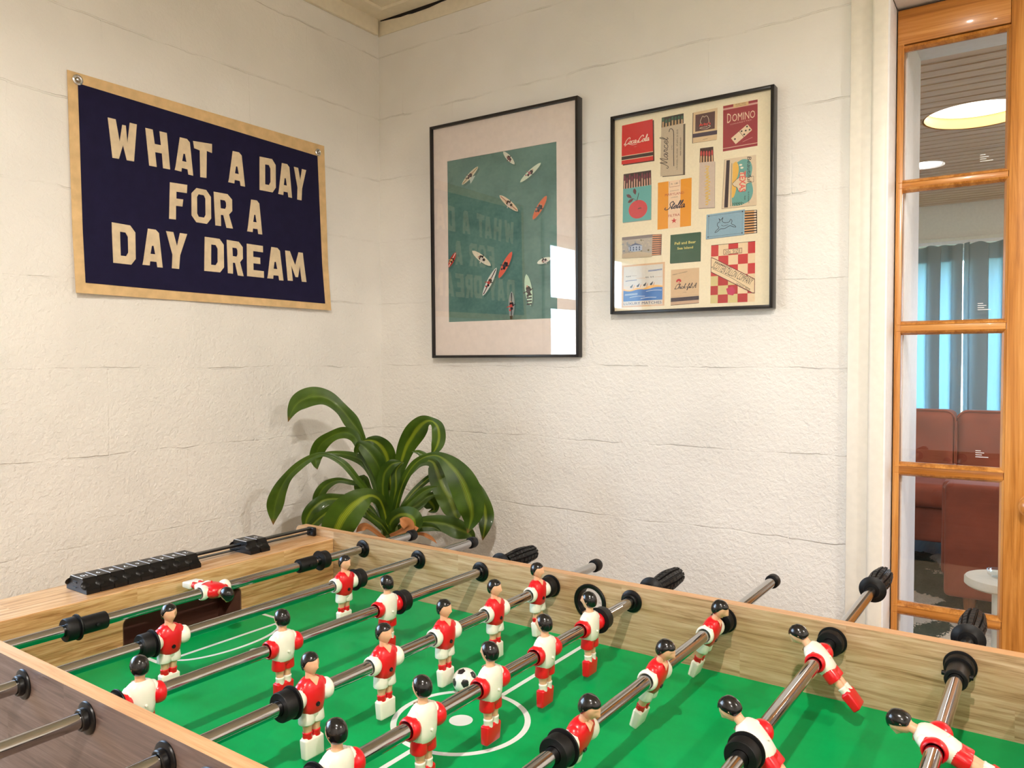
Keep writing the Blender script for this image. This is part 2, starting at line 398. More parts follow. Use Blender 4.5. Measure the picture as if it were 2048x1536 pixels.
m_ringwood = simple('pale_round_wood', srgb(206, 150, 78), .4)
e1 = emit('lamp_disc', (1, .95, .86, 1), 2.6)
t = empty('ceiling_light', L1); tag(t, 'large round recessed ceiling light with a deep pale wooden rim in the slatted ceiling', 'ceiling light')
MB().lathe([(L1R-.004, 0), (L1R-.001, 0), (L1R-.001, .075), (L1R-.012, .075), (L1R-.012, .002)], 64, cap=False).obj('rim', m_ringwood, t)
MB().lathe([(L1R-.0125, .050), (L1R-.0125, .056)], 64).obj('diffuser', e1, t)
t = empty('ceiling_light', L2); tag(t, 'small round recessed downlight farther back in the slatted ceiling', 'ceiling light')
MB().lathe([(L2R-.004, 0), (L2R+.006, -.003), (L2R-.001, .03), (L2R-.008, .03), (L2R-.008, .002)], 48, cap=False).obj('rim', m_trimw, t)
MB().lathe([(L2R-.010, .005), (L2R-.010, .01)], 48).obj('diffuser', emit('lamp_disc_small', (1, .95, .86, 1), 5.0), t)
# next room window
wn = empty('window_2', (1.55, NY1+.06, .25)); struct(wn)
b = MB()
for (a0, a1, c0, c1) in ((-.75, -.69, 0, 1.68), (.69, .75, 0, 1.68), (-.75, .75, 0, .06), (-.75, .75, 1.62, 1.68), (-.025, .025, 0, 1.68)): b.box(a0, a1, -.03, .03, c0, c1, bev=.003)
b.obj('window_frame', m_trimw, wn); MB().box(-.72, .72, -.003, .003, .03, 1.65).obj('pane', m_glass, wn)
struct(MB().box(.7, 2.4, NY1-.03, NY1, 1.94, 2.02, bev=.004).obj('trim_9', m_trim))
wn = empty('added_side_window', (NX1+.05, 1.6, .8)); struct(wn)  # added unseen side window, lets extra daylight onto the jamb and ceiling
b = MB()
for (a0, a1, c0, c1) in ((-.5, -.45, 0, 1.), (.45, .5, 0, 1.), (-.5, .5, 0, .05), (-.5, .5, .95, 1.), (-.02, .02, 0, 1.)): b.box(-.03, .03, a0, a1, c0, c1, bev=.003)
b.obj('window_frame', m_trimw, wn); MB().box(-.003, .003, -.47, .47, .03, .97).obj('pane', m_glass, wn)
# curtains on a track
tC = NT('curtain_linen'); g_ = tC.coord('Object', (1, 1, 1))
df = tC.n('ShaderNodeBsdfDiffuse'); df.inputs[0].default_value = srgb(120, 142, 146)
tl = tC.n('ShaderNodeBsdfTranslucent'); tl.inputs[0].default_value = srgb(140, 196, 212)
wv = tC.noise(tC.coord('Object', (400, 400, 60)), 1, 2)
mx = tC.n('ShaderNodeMixShader'); tC.l(tC.math('MULTIPLY_ADD', wv, .12, .20), mx.inputs[0]); tC.l(df.outputs[0], mx.inputs[1]); tC.l(tl.outputs[0], mx.inputs[2]); tC.l(mx.outputs[0], tC.out.inputs[0])
m_curt = tC.m
CY = NY1-.14
def curtain(bands, ztop, zbot, seed, label, y0=0.):
    """bands: (x0, x1, layers) - one layer hangs flat, three layers are a stacked fold"""
    rnd = random.Random(seed); path = []; lay = []
    for (x0, x1, L_) in bands:
        if L_ == 1:
            n = max(2, int((x1-x0)/.008))
            for i in range(n): t = i/n; path.append((x0+(x1-x0)*t, -.010+.012*math.sin(PI*t)+y0))
        else:
            w_ = x1-x0
            for k in range(L_):
                n = max(3, int(w_/.006)); a, c = (x0, x1) if k % 2 == 0 else (x1-.003, x0+.004)
                for i in range(n): t = i/n; path.append((a+(c-a)*t, -.012-.017*(L_-1-k)-.006*math.sin(PI*t)+y0))
    n = len(path)-1; sm = [path[0]]
    for i in range(1, n): sm.append(tuple((path[i-1][j]+2*path[i][j]+path[i+1][j])/4 for j in (0, 1)))
    sm.append(path[-1]); path = sm; nz = 36
    xm = (bands[0][0]+bands[-1][1])/2; root = empty('curtain', (xm, CY, ztop)); tag(root, label, 'curtain', None)
    vs = []; fs = []
    for j in range(nz+1):
        v = j/nz; z = (zbot-ztop)*v
        for i, (x, y) in enumerate(path):
            p = 1 if v > .08 else .55+.45*v/.08
            dx = .010*math.sin(v*5+i*.05+seed)*v+.004*math.sin(i*.31)*(1-v)
            vs.append((x-xm+dx, y*p+.006*math.sin(i*.22+v*4)*v, z+(.007*math.sin(i*.33) if j == 0 else 0)))
    for j in range(nz):
        for i in range(n): q = j*(n+1)+i; fs.append([q, q+1, q+n+2, q+n+1])
    MB().add(vs, fs, 0, True).obj('cloth', m_curt, root, auto=180)
    k = 2; hv = [(a, c-.004, d) for a, c, d in vs[:(k+1)*(n+1)]]
    MB().add(hv, fs[:k*n], 0, True).obj('header_band', m_curt, root, auto=180)
    return root
def bx_(p): return at_y(p, 700, CY).x
def bnd(l): return [(bx_(a), bx_(b), k) for a, b, k in l]
curtain(bnd([(1700, 1722, 3), (1722, 1760, 1), (1760, 1790, 3), (1790, 1812, 1), (1812, 1826, 3), (1826, 1854, 1), (1854, 1881, 3), (1881, 1902, 1), (1902, 1925, 3)]), 1.952, .03, 3, 'left blue grey linen curtain with narrow stacked folds, hanging behind the sofa')
curtain(bnd([(1926, 1937, 3), (1937, 1978, 3), (1978, 2003, 1), (2003, 2030, 3), (2030, 2060, 1), (2060, 2084, 3), (2084, 2115, 1), (2115, 2140, 3)]), 1.958, .03, 11, 'right blue grey linen curtain with one broad stacked fold, hanging behind the sofa', .012)
b = MB().box(-.85, .85, -.012, .012, -.012, .012, bev=.002); b2 = b.obj('curtain_track', m_trimw); b2.location = (1.55, CY+.02, 1.972); tag(b2, 'white curtain track above the blue curtains', 'curtain rail')

# sofa: seen through the door panes
def velvet(name, c):
    t = NT(name); t.bsdf(c, .75, spec=.25); t.b.inputs['Sheen Weight'].default_value = .12; t.b.inputs['Sheen Roughness'].default_value = .4
    n = t.noise(t.coord(), 7, 4); t.l(t.ramp(n, [(.3, tuple(x*.78 for x in c[:3])+(1,)), (.7, tuple(min(1, x*1.15) for x in c[:3])+(1,))]), t.b.inputs['Base Color']); t.bump(t.noise(t.coord(), 300, 2), .15, .002); return t.m
m_velvet = velvet('rust_velvet', srgb(140, 68, 46))
m_leg = wood('walnut_leg', srgb(96, 54, 30), srgb(128, 76, 44), srgb(150, 94, 58), 'Z', .6)
sofa = empty('sofa', (1.1, 3.2, 0)); tag(sofa, 'rust velvet corner sofa in front of the blue curtains', 'sofa')
def cushion(name, x0, x1, y0, y1, z0, z1, bev, bulge=.0, parent=sofa, mat=None, axis=2, loc=(1.1, 3.2, 0)):
    b = bmesh.new(); bmesh.ops.create_cube(b, size=1)
    for v in b.verts: v.co = Vector(((x0+x1)/2+v.co.x*(x1-x0), (y0+y1)/2+v.co.y*(y1-y0), (z0+z1)/2+v.co.z*(z1-z0)))
    bmesh.ops.bevel(b, geom=list(b.edges), offset=bev, segments=5, affect='EDGES', profile=.6)
    m = MB().bm(b, 0, True, T(-loc[0], -loc[1], -loc[2])); o = m.obj(name, mat or m_velvet, parent, auto=180); return o
cushion('base', .1, 2.25, 3.05, 3.90, .16, .36, .03)
cushion('seat_cushion', .12, 1.42, 2.98, 3.7, .365, .50, .045)
cushion('back_frame', .08, 2.28, 3.71, 3.925, .16, .70, .04)
c1 = at_y(1915, 900, 3.62).x
def piped(x0, x1, y0, y1, z0, z1):
    o = cushion('back_cushion', x0, x1, y0, y1, z0, z1, .06)
    r = .06; pts = []
    for (cx, cz, a0) in ((x0+r, z0+r, PI), (x1-r, z0+r, 1.5*PI), (x1-r, z1-r, 0), (x0+r, z1-r, .5*PI)):
        for k in range(6): a = a0+k*PI/10; pts.append((cx+r*math.cos(a)-1.1, y0+.018-3.2, cz+r*math.sin(a)))
    pts.append(pts[0]); MB().tube(pts, .006, 6).obj('piping', m_velvet, o)
zt = at_y(1870, 820, 3.5).z
piped(c1-.62, c1-.004, 3.46, 3.70, .50, zt); piped(c1+.004, c1+.62, 3.46, 3.70, .50, zt)
# the near run of the corner, ending in a tall slab arm
p0 = at_y(1890, 965, 2.12); p1 = at_y(1900, 1192, 2.12)
cushion('arm', p0.x, p0.x+.95, 2.10, 2.24, p1.z, p0.z, .03)
cushion('arm_lining', p0.x-.022, p0.x+.9, 2.225, 2.36, p1.z+.11, p0.z-.008, .03)
cushion('base', p0.x-.03, p0.x+.93, 2.3, 3.1, .17, .36, .03)
cushion('seat_cushion', p0.x-.02, p0.x+.7, 2.37, 3.0, .365, .5, .045)
for (x, y) in ((p0.x+.10, 2.17), (p0.x+.85, 2.17), (.2, 3.12), (.2, 3.85), (2.15, 3.85)):
    MB().loft([(x-1.1, y-3.2, 0, .016, .016, 4), (x-1.1, y-3.2, p1.z+.02, .030, .030, 4)], 16).obj('leg', m_leg, sofa)
# shag rug with dark green and cream shapes
tR = NT('shag_rug'); tR.bsdf((.8, .8, .8, 1), .95, spec=.1); vR = tR.coord()
nR = tR.noise(vR, 1.9, 2, .4, .6); nF = tR.noise(vR, 60, 4, .7)
f_ = tR.math('ADD', nR, tR.math('MULTIPLY', tR.math('SUBTRACT', nF, .5), .10))
tR.l(tR.mix(tR.math('MULTIPLY', nF, .3), tR.ramp(f_, [(.0, srgb(40, 66, 56)), (.50, srgb(40, 66, 56)), (.508, srgb(226, 212, 190))], 'CONSTANT'), (.03, .03, .025, 1)), tR.b.inputs['Base Color'])
tR.bump(nF, 1.0, .02)
nx, ny = 150, 130; vs = []; fs = []
for j in range(ny+1):
    for i in range(nx+1):
        e = i in (0, nx) or j in (0, ny)
        vs.append((-1.2+2.4*i/nx+random.uniform(-.006, .006), -1.45+2.6*j/ny+random.uniform(-.006, .006), .002 if e else .018+random.uniform(0, .014)))
for j in range(ny):
    for i in range(nx): q = j*(nx+1)+i; fs.append([q, q+1, q+nx+2, q+nx+1])
rg = MB().add(vs, fs, 0, True).obj('rug', tR.m, auto=180); rg.location = (1.6, 2.25, 0); tag(rg, 'shaggy cream and dark green rug on the living room floor', 'rug')
# round side table and a small glass dish on it
m_cream = simple('cream_lacquer', srgb(222, 212, 190), .4)
tp = at_z(2012, 1158, .46)
t = empty('side_table', (tp.x, tp.y, 0)); tag(t, 'round cream side table standing in front of the rust sofa', 'side table')
MB().lathe([(.01, .43), (.115, .43), (.122, .436), (.122, .455), (.118, .46), (.01, .46)], 64).obj('table_top', m_cream, t, auto=40)
MB().lathe([(.10, .02), (.10, .032), (.045, .045), (.04, .06), (.04, .43)], 40).obj('pedestal', m_cream, t)
dd = at_z(2000, 1156, .4605)
MB().lathe([(.012, 0), (.026, .001), (.037, .012), (.040, .026), (.037, .026), (.034, .013), (.024, .004), (.01, .003)], 40).obj('glass_dish', glass('dish_glass', (.95, .97, .97, 1))).location = dd
tag(bpy.data.objects['glass_dish'], 'small clear glass dish on the round cream side table', 'dish')

# ------------------------------------------------------------------ outside: ground and bare trees
m_grass = simple('winter_grass', srgb(112, 118, 72), .95)
struct(MB().box(-30, 30, -20, 26, -.35, -.25).obj('ground', m_grass))
m_bark = simple('tree_bark', srgb(96, 84, 74), .9)
def tree(x, y, h, seed):
    rnd = random.Random(seed); m = MB()
    def grow(p, d, L, r, lev):
        pts = [p]; q = p.copy(); dd = d.copy()
        for k in range(5):
            dd = (dd+Vector((rnd.uniform(-.16, .16), rnd.uniform(-.16, .16), rnd.uniform(-.02, .1)))).normalized(); q = q+dd*L/5; pts.append(q.copy())
        m.tube(pts, [r*(1-.12*k) for k in range(6)], 6)
        if lev < 4:
            for k in range(3 if lev < 3 else 2):
                i = rnd.randint(2, 5); a = rnd.uniform(0, 2*PI); s = Vector((math.cos(a), math.sin(a), rnd.uniform(.2, .8))).normalized()
                grow(pts[i], (dd*.6+s*.8).normalized(), L*rnd.uniform(.55, .75), r*.5, lev+1)
    root = empty('tree', (x, y, -.25)); tag(root, 'bare winter tree outside, seen mirrored in the left picture glass', 'tree', 'bare trees outside the window')
    grow(Vector((0, 0, 0)), Vector((0, 0, 1)), h*.42, h*.022, 0); m.obj('branches', m_bark, root)
tree(-5.2, -3.4, 5.5, 1); tree(-6.5, -5.6, 6.5, 2); tree(-4.6, -6.6, 5.0, 5)
# ------------------------------------------------------------------ banner
def poly_fill(b2, verts2d, z, mp):
    pass
LET = {  # outlines on a unit square, y down; first outline outer, rest holes
 'W': [[(0, 0), (.27, 0), (.40, .56), (.5, .10), (.62, .10), (.68, .56), (.76, 0), (1, 0), (.93, 1), (.66, 1), (.52, .62), (.36, 1), (.12, 1)]],
 'H': [[(0, 0), (.32, 0), (.38, .38), (.66, .38), (.62, 0), (.94, 0), (1, 1), (.70, 1), (.68, .60), (.38, .60), (.42, 1), (.10, 1)]],
 'A': [[(.28, 0), (.66, 0), (.82, .08), (1, 1), (.74, 1), (.70, .86), (.38, .86), (.36, .97), (0, .97), (.05, .85)], [(.47, .44), (.40, .66), (.64, .66), (.56, .44)]],
 'T': [[(0, 0), (1, 0), (1, .26), (.72, .22), (.70, 1), (.38, 1), (.36, .24), (.06, .20)]],
 'D': [[(0, 0), (.78, 0), (1, .16), (1, .84), (.80, 1), (0, 1)], [(.34, .20), (.34, .80), (.58, .80), (.68, .70), (.68, .30), (.58, .20)]],
 'Y': [[(0, 0), (.34, 0), (.53, .38), (.66, 0), (1, 0), (.68, .62), (.64, 1), (.30, 1), (.32, .62)]],
 'F': [[(.04, 0), (1, 0), (.98, .23), (.40, .23), (.40, .42), (.78, .42), (.74, .62), (.38, .62), (.38, 1), (0, 1)]],
 'O': [[(.26, 0), (.76, 0), (1, .18), (1, .82), (.78, 1), (.24, 1), (0, .82), (0, .18)], [(.36, .17), (.28, .26), (.28, .74), (.36, .83), (.64, .83), (.72, .74), (.72, .26), (.64, .17)]],
 'R': [[(0, 0), (.74, 0), (.98, .14), (.98, .48), (.80, .60), (1, 1), (.66, 1), (.50, .64), (.36, .64), (.36, .97), (.06, .97)], [(.34, .20), (.36, .45), (.60, .45), (.66, .38), (.66, .26), (.60, .20)]],
 'E': [[(0, 0), (.98, 0), (.98, .20), (.38, .20), (.38, .38), (.80, .38), (.80, .58), (.38, .58), (.38, .79), (1, .79), (1, 1), (0, 1)]],
 'M': [[(0, 0), (.26, 0), (.50, .46), (.76, 0), (1, 0), (1, 1), (.76, 1), (.75, .46), (.58, .86), (.45, .86), (.27, .46), (.28, 1), (.02, 1)]],
}
def fill_shape(loops, d=0.):
    """2-D loops -> verts, faces (triangulated with holes)"""
    b = bmesh.new(); ed = []
    for lp in loops:
        vs = [b.verts.new((p[0], p[1], 0)) for p in lp]
        for i in range(len(vs)): ed.append(b.edges.new((vs[i], vs[(i+1) % len(vs)])))
    bmesh.ops.triangle_fill(b, use_beauty=True, edges=ed)
    b.verts.index_update(); v = [tuple(x.co[:2]) for x in b.verts]; f = [[x.index for x in q.verts] for q in b.faces]; b.free(); return v, f
def sub_loop(lp, n=3):
    out = []
    for i, p in enumerate(lp):
        q = lp[(i+1) % len(lp)]
        for k in range(n): out.append((p[0]+(q[0]-p[0])*k/n, p[1]+(q[1]-p[1])*k/n))
    return out
def bil(q, u, v):
    return tuple((q[0][k]*(1-u)+q[1][k]*u)*(1-v)+(q[3][k]*(1-u)+q[2][k]*u)*v for k in (0, 1))
def canvas(name, c, sc=1500):
    t = NT(name); t.bsdf(c, .9, spec=.2); v = t.coord()
    w1 = t.n('ShaderNodeTexWave', wave_type='BANDS', bands_direction='Y'); t.l(v, w1.inputs[0]); w1.inputs['Scale'].default_value = sc/6; w1.inputs['Distortion'].default_value = 1.5
    w2 = t.n('ShaderNodeTexWave', wave_type='BANDS', bands_direction='Z'); t.l(v, w2.inputs[0]); w2.inputs['Scale'].default_value = sc/6; w2.inputs['Distortion'].default_value = 1.5
    h = t.math('ADD', w1.outputs[1], w2.outputs[1]); n = t.noise(v, 40, 5)
    col = t.ramp(t.math('MULTIPLY_ADD', h, .12, t.math('MULTIPLY', n, .75)), [(.3, tuple(x*.84 for x in c[:3])+(1,)), (.7, tuple(min(1, x*1.12) for x in c[:3])+(1,))])
    t.l(col, t.b.inputs['Base Color']); t.bump(t.math('ADD', h, n), .25, .0008); return t.m
m_canvas = canvas('cream_canvas', srgb(224, 190, 140)); m_navy = canvas('navy_felt', srgb(30, 27, 58)); m_letter = canvas('letter_felt', srgb(226, 205, 172))
m_steel = simple('steel', (.62, .62, .62, 1), .22, 1.)
BS = 1713/580
def bpx(p): return (100+p[0]/BS, 120+p[1]/BS)
bq = [bpx(p) for p in ((96, 60), (1613, 510), (1642, 1480), (131, 1377))]
bcn = at_x(*bil(bq, .5, .5), 0)
root = empty('banner', (0.001, bcn.y, bcn.z)); tag(root, 'navy felt banner with cream lettering and canvas border on the left wall', 'banner')
def bdepth(u, v):   # hangs nearly flat, the lower edge and corners stand off a little
    return .004+.012*max(0, v-.72)/.28*(abs(u-.5)*2)**2*.6+.003*math.sin(u*9+1)*(v)+.004*v
def on_banner(px, py, lift, u=None, v=None):
    p = at_x(px, py, 0); return (lift, p.y-bcn.y, p.z-bcn.z)
nu, nv = 60, 40
def uvof(px, py):  # rough inverse on the banner quad for the depth function
    u = (px-bq[0][0])/(bq[1][0]-bq[0][0]); top = bq[0][1]+(bq[1][1]-bq[0][1])*u; bot = bq[3][1]+(bq[2][1]-bq[3][1])*u
    return min(max(u, 0), 1), min(max((py-top)/(bot-top), 0), 1)
def sheet(q, lift, thick, m, mat=0):
    fr = []; bk = []
    for j in range(nv+1):
        for i in range(nu+1):
            u, v = i/nu, j/nv; px = bil(q, u, v); w = at_x(px[0], px[1], 0)
            x = bdepth(*uvof(*px))+lift; fr.append((x, w.y-bcn.y, w.z-bcn.z)); bk.append((x-thick, w.y-bcn.y, w.z-bcn.z))
    N = (nu+1)*(nv+1); fs = []
    for j in range(nv):
        for i in range(nu):
            a = j*(nu+1)+i; fs.append([a, a+1, a+nu+2, a+nu+1]); fs.append([N+a, N+a+nu+1, N+a+nu+2, N+a+1])
    for i in range(nu): fs.append([i, N+i, N+i+1, i+1]); a = nv*(nu+1)+i; fs.append([a, a+1, N+a+1, N+a])
    for j in range(nv): a = j*(nu+1); fs.append([a, a+nu+1, N+a+nu+1, N+a]); a += nu; fs.append([a, N+a, N+a+nu+1, a+nu+1])
    m.add(fr+bk, fs, mat, True)
m = MB(); sheet(bq, 0, .0022, m); m.obj('canvas_border', m_canvas, root, auto=60)
nq = [bpx(p) for p in ((157, 141), (1571, 569), (1606, 1440), (188, 1318))]
m = MB(); sheet(nq, .0014, .0012, m); m.obj('navy_field', m_navy, root, auto=60)
def uvof(px, py):  # rough inverse on the banner quad for the depth function
    u = (px-bq[0][0])/(bq[1][0]-bq[0][0]); top = bq[0][1]+(bq[1][1]-bq[0][1])*u; bot = bq[3][1]+(bq[2][1]-bq[3][1])*u
    return min(max(u, 0), 1), min(max((py-top)/(bot-top), 0), 1)
words = [('W', ((330, 343), (502, 384), (496, 604), (338, 578))), ('H', ((553, 404), (688, 436), (699, 649), (562, 624))), ('A', ((727, 452), (835, 478), (835, 686), (727, 658))),
 ('T', ((835, 481), (946, 499), (946, 704), (835, 688))), ('A', ((1041, 534), (1138, 556), (1139, 751), (1041, 730))), ('D', ((1227, 573), (1321, 592), (1321, 788), (1225, 770))),
 ('A', ((1336, 606), (1417, 624), (1417, 817), (1336, 799))), ('Y', ((1430, 633), (1502, 653), (1500, 836), (1426, 822))),
 ('F', ((694, 724), (800, 740), (798, 952), (693, 940))), ('O', ((825, 752), (938, 776), (940, 974), (826, 956))), ('R', ((955, 780), (1064, 800), (1066, 998), (958, 984))), ('A', ((1150, 822), (1238, 838), (1238, 1033), (1150, 1020))),
 ('D', ((350, 961), (491, 985), (492, 1214), (356, 1200))), ('A', ((533, 993), (654, 1010), (654, 1228), (533, 1218))), ('Y', ((675, 1012), (799, 1030), (796, 1240), (672, 1228))),
 ('D', ((902, 1046), (1012, 1062), (1013, 1258), (899, 1247))), ('R', ((1030, 1064), (1124, 1080), (1126, 1279), (1030, 1266))), ('E', ((1147, 1087), (1243, 1101), (1245, 1289), (1147, 1278))),
 ('A', ((1265, 1102), (1359, 1117), (1360, 1305), (1265, 1297))), ('M', ((1374, 1127), (1479, 1141), (1497, 1313), (1384, 1304)))]
rl = random.Random(4)
for ch, q in words:
    q = [bpx(p) for p in q]
    loops = [sub_loop(l, 4) for l in LET[ch]]
    v, f = fill_shape(loops)
    top = []; bot = []
    for (u, w) in v:
        px = bil(q, u, w); g = uvof(*px); x = bdepth(*g)+.0014; p = at_x(px[0], px[1], 0)
        top.append((x+.0012, p.y-bcn.y, p.z-bcn.z)); bot.append((x-.0004, p.y-bcn.y, p.z-bcn.z))
    n = len(v); m = MB(); fs = list(f)+[[i+n for i in t][::-1] for t in f]; k = 0
    for lp in loops:
        for i in range(len(lp)): a, c = k+i, k+(i+1) % len(lp); fs.append([a, c, c+n, a+n])
        k += len(lp)
    m.add(top+bot, fs); m.obj('letter', m_letter, root)
for (p, r) in (((155, 121), .0115), ((1575, 547), .0105)):
    px = bpx(p); w = at_x(px[0], px[1], 0)
    g = MB().lathe([(r*.5, 0), (r*.52, .0016), (r*.75, .0026), (r, .0012), (r, 0)], 32, mtx=RY(PI/2), cap=False).obj('grommet', m_steel, root); g.location = (bdepth(*uvof(*px))+.0012, w.y-bcn.y, w.z-bcn.z)
    k = MB().lathe([(.0008, 0), (r*.36, .0004), (r*.36, .003), (r*.2, .0045), (.0005, .005)], 20, mtx=RY(PI/2)).obj('nail_head', m_steel, g)

# ------------------------------------------------------------------ framed prints
m_black = simple('black_frame', srgb(20, 16, 17), .32)
m_mat = simple('mat_board', srgb(236, 222, 214), .85)
m_back = simple('backing_board', srgb(120, 96, 70), .8)
FLAT = {}
def flat(c, rough=.6):
    k = tuple(c)
    if k not in FLAT:
        t = NT('print_ink_%d_%d_%d' % k); t.bsdf(srgb(*k), rough, spec=.3)
        v = t.coord(); n = t.noise(v, 220, 3); cc = srgb(*k)
        t.l(t.ramp(n, [(.25, tuple(x*.96 for x in cc[:3])+(1,)), (.75, tuple(min(1, x*1.03) for x in cc[:3])+(1,))]), t.b.inputs['Base Color']); FLAT[k] = t.m
    return FLAT[k]
class Frame:
    def __init__(s, name, quad, rz, rx, label, depth=.0285, bw=.008):
        s.P = [at_y(px, py, -.030) for px, py in quad]
        c = (s.P[0]+s.P[1]+s.P[2]+s.P[3])/4
        s.w = ((s.P[1]-s.P[0]).length+(s.P[2]-s.P[3]).length)/2; s.h = ((s.P[0]-s.P[3]).length+(s.P[1]-s.P[2]).length)/2
        s.M = T(*c) @ RZ(rz) @ RX(rx); s.Mi = s.M.inverted()
        s.root = empty(name, c); s.root.rotation_euler = (rx, 0, rz); s.root.rotation_mode = 'XYZ'
        s.M = T(*c) @ (RZ(rz) @ RX(rx)); s.Mi = s.M.inverted()
        tag(s.root, label, 'picture')
        w, h = s.w/2, s.h/2
        m = MB()
        for (a0, a1, c0, c1) in ((-w, -w+bw, -h, h), (w-bw, w, -h, h), (-w+bw, w-bw, h-bw, h), (-w+bw, w-bw, -h, -h+bw)): m.box(a0, a1, 0, depth, c0, c1, bev=.0008)
        m.obj('frame_moulding', m_black, s.root)
        MB().box(-w+.003, w-.003, .016, .0265, -h+.003, h-.003).obj('backing', m_back, s.root)
        MB().box(-w+bw*.6, w-bw*.6, .0045, .0062, -h+bw*.6, h-bw*.6).obj('glass_pane', m_glass, s.root)
        s.in_w, s.in_h = w-bw*.8, h-bw*.8
    def loc(s, px, py, y):
        o = s.Mi @ CAMP; d = s.Mi.to_3x3() @ ray(px, py); t = (y-o.y)/d.y; p = o+d*t; return (p.x, p.z)
PR = .0110    # print plane, local y
class Print:
    """layered flat printing in one mesh"""
    def __init__(s): s.m = MB(); s.mats = []; s.ly = 0
    def mi(s, c):
        mt = c if not isinstance(c, tuple) else flat(c)
        if mt not in s.mats: s.mats.append(mt)
        return s.mats.index(mt)
    def tri(s, v, f, c, up=True, grad=0.):
        """v are (x,z) already on the plane"""
        if up: s.ly += 1
        y = PR-.00002-s.ly*.00003
        s.m.add([(p[0], y-grad*i, p[1]) for i, p in enumerate(v)], f, s.mi(c))
    def poly(s, pts, c):
        v, f = fill_shape([pts]); s.tri(v, f, c)
class Card:
    """draws in a unit square mapped on a pixel quad"""
    def __init__(s, fr, pr, quad, conv):
        s.pr = pr; s.q = [fr.loc(*conv(p), PR) for p in quad]
    def mp(s, u, v): return bil(s.q, u, v)
    def poly(s, pts, c): s.pr.poly([s.mp(*p) for p in pts], c)
    def rect(s, u0, v0, u1, v1, c): s.poly([(u0, v0), (u1, v0), (u1, v1), (u0, v1)], c)
    def ell(s, u, v, ru, rv, c, n=28): s.poly([(u+ru*math.cos(2*PI*i/n), v+rv*math.sin(2*PI*i/n)) for i in range(n)], c)
    def line(s, pts, w, c, asp=1.):
        """polyline ribbon of width w (in u units); asp = card height / width"""
        P = [Vector((p[0], p[1]*asp)) for p in pts]; v = []; f = []
        for k, p in enumerate(P):
            t = P[min(k+1, len(P)-1)]-P[max(k-1, 0)]
            if t.length < 1e-9: t = Vector((1, 0))
            t.normalize(); n = Vector((-t.y, t.x))*w/2
            for q in (p-n, p+n): v.append(s.mp(q.x, q.y/asp))
        for k in range(len(P)-1): f.append([2*k, 2*k+1, 2*k+3, 2*k+2])
        s.pr.tri(v, f, c, grad=.0000011)
    def text(s, txt, u, v, hgt, c, w=None, rot=0, shear=0., asp=1., bold=0., align='C'):
        """hgt and w in card units; rot in degrees clockwise"""
        vs, fs, W, H = text_mesh(txt, bold)
        sy = hgt/H; sx = (w/W) if w else hgt*asp/H      # keep the proportions unless w is given
        a = math.radians(rot); out = []
        for (x, y) in vs:
            x2 = (x-(W/2 if align == 'C' else 0))*sx+shear*(y-H/2)*sy*(asp); y2 = -(y-H/2)*sy
            X, Y = x2, y2*asp
            out.append(s.mp(u+X*math.cos(a)-Y*math.sin(a), v+(X*math.sin(a)+Y*math.cos(a))/asp))
        s.pr.tri(out, fs, c)
_TM = {}
def text_mesh(txt, bold=0.):
    k = (txt, bold)
    if k not in _TM:
        cu = bpy.data.curves.new('t', 'FONT'); cu.body = txt; cu.size = 1; cu.resolution_u = 2; cu.offset = bold
        o = bpy.data.objects.new('t', cu); COL.objects.link(o); bpy.context.view_layer.update()
        me = o.evaluated_get(bpy.context.evaluated_depsgraph_get()).to_mesh()
        vs = [(v.co.x, v.co.y) for v in me.vertices]; fs = [list(p.vertices) for p in me.polygons]
        x0 = min(v[0] for v in vs); y0 = min(v[1] for v in vs); x1 = max(v[0] for v in vs); y1 = max(v[1] for v in vs)
        _TM[k] = ([(a-x0, b-y0) for a, b in vs], fs, x1-x0, y1-y0)
        bpy.data.objects.remove(o); bpy.data.curves.remove(cu)
    return _TM[k]
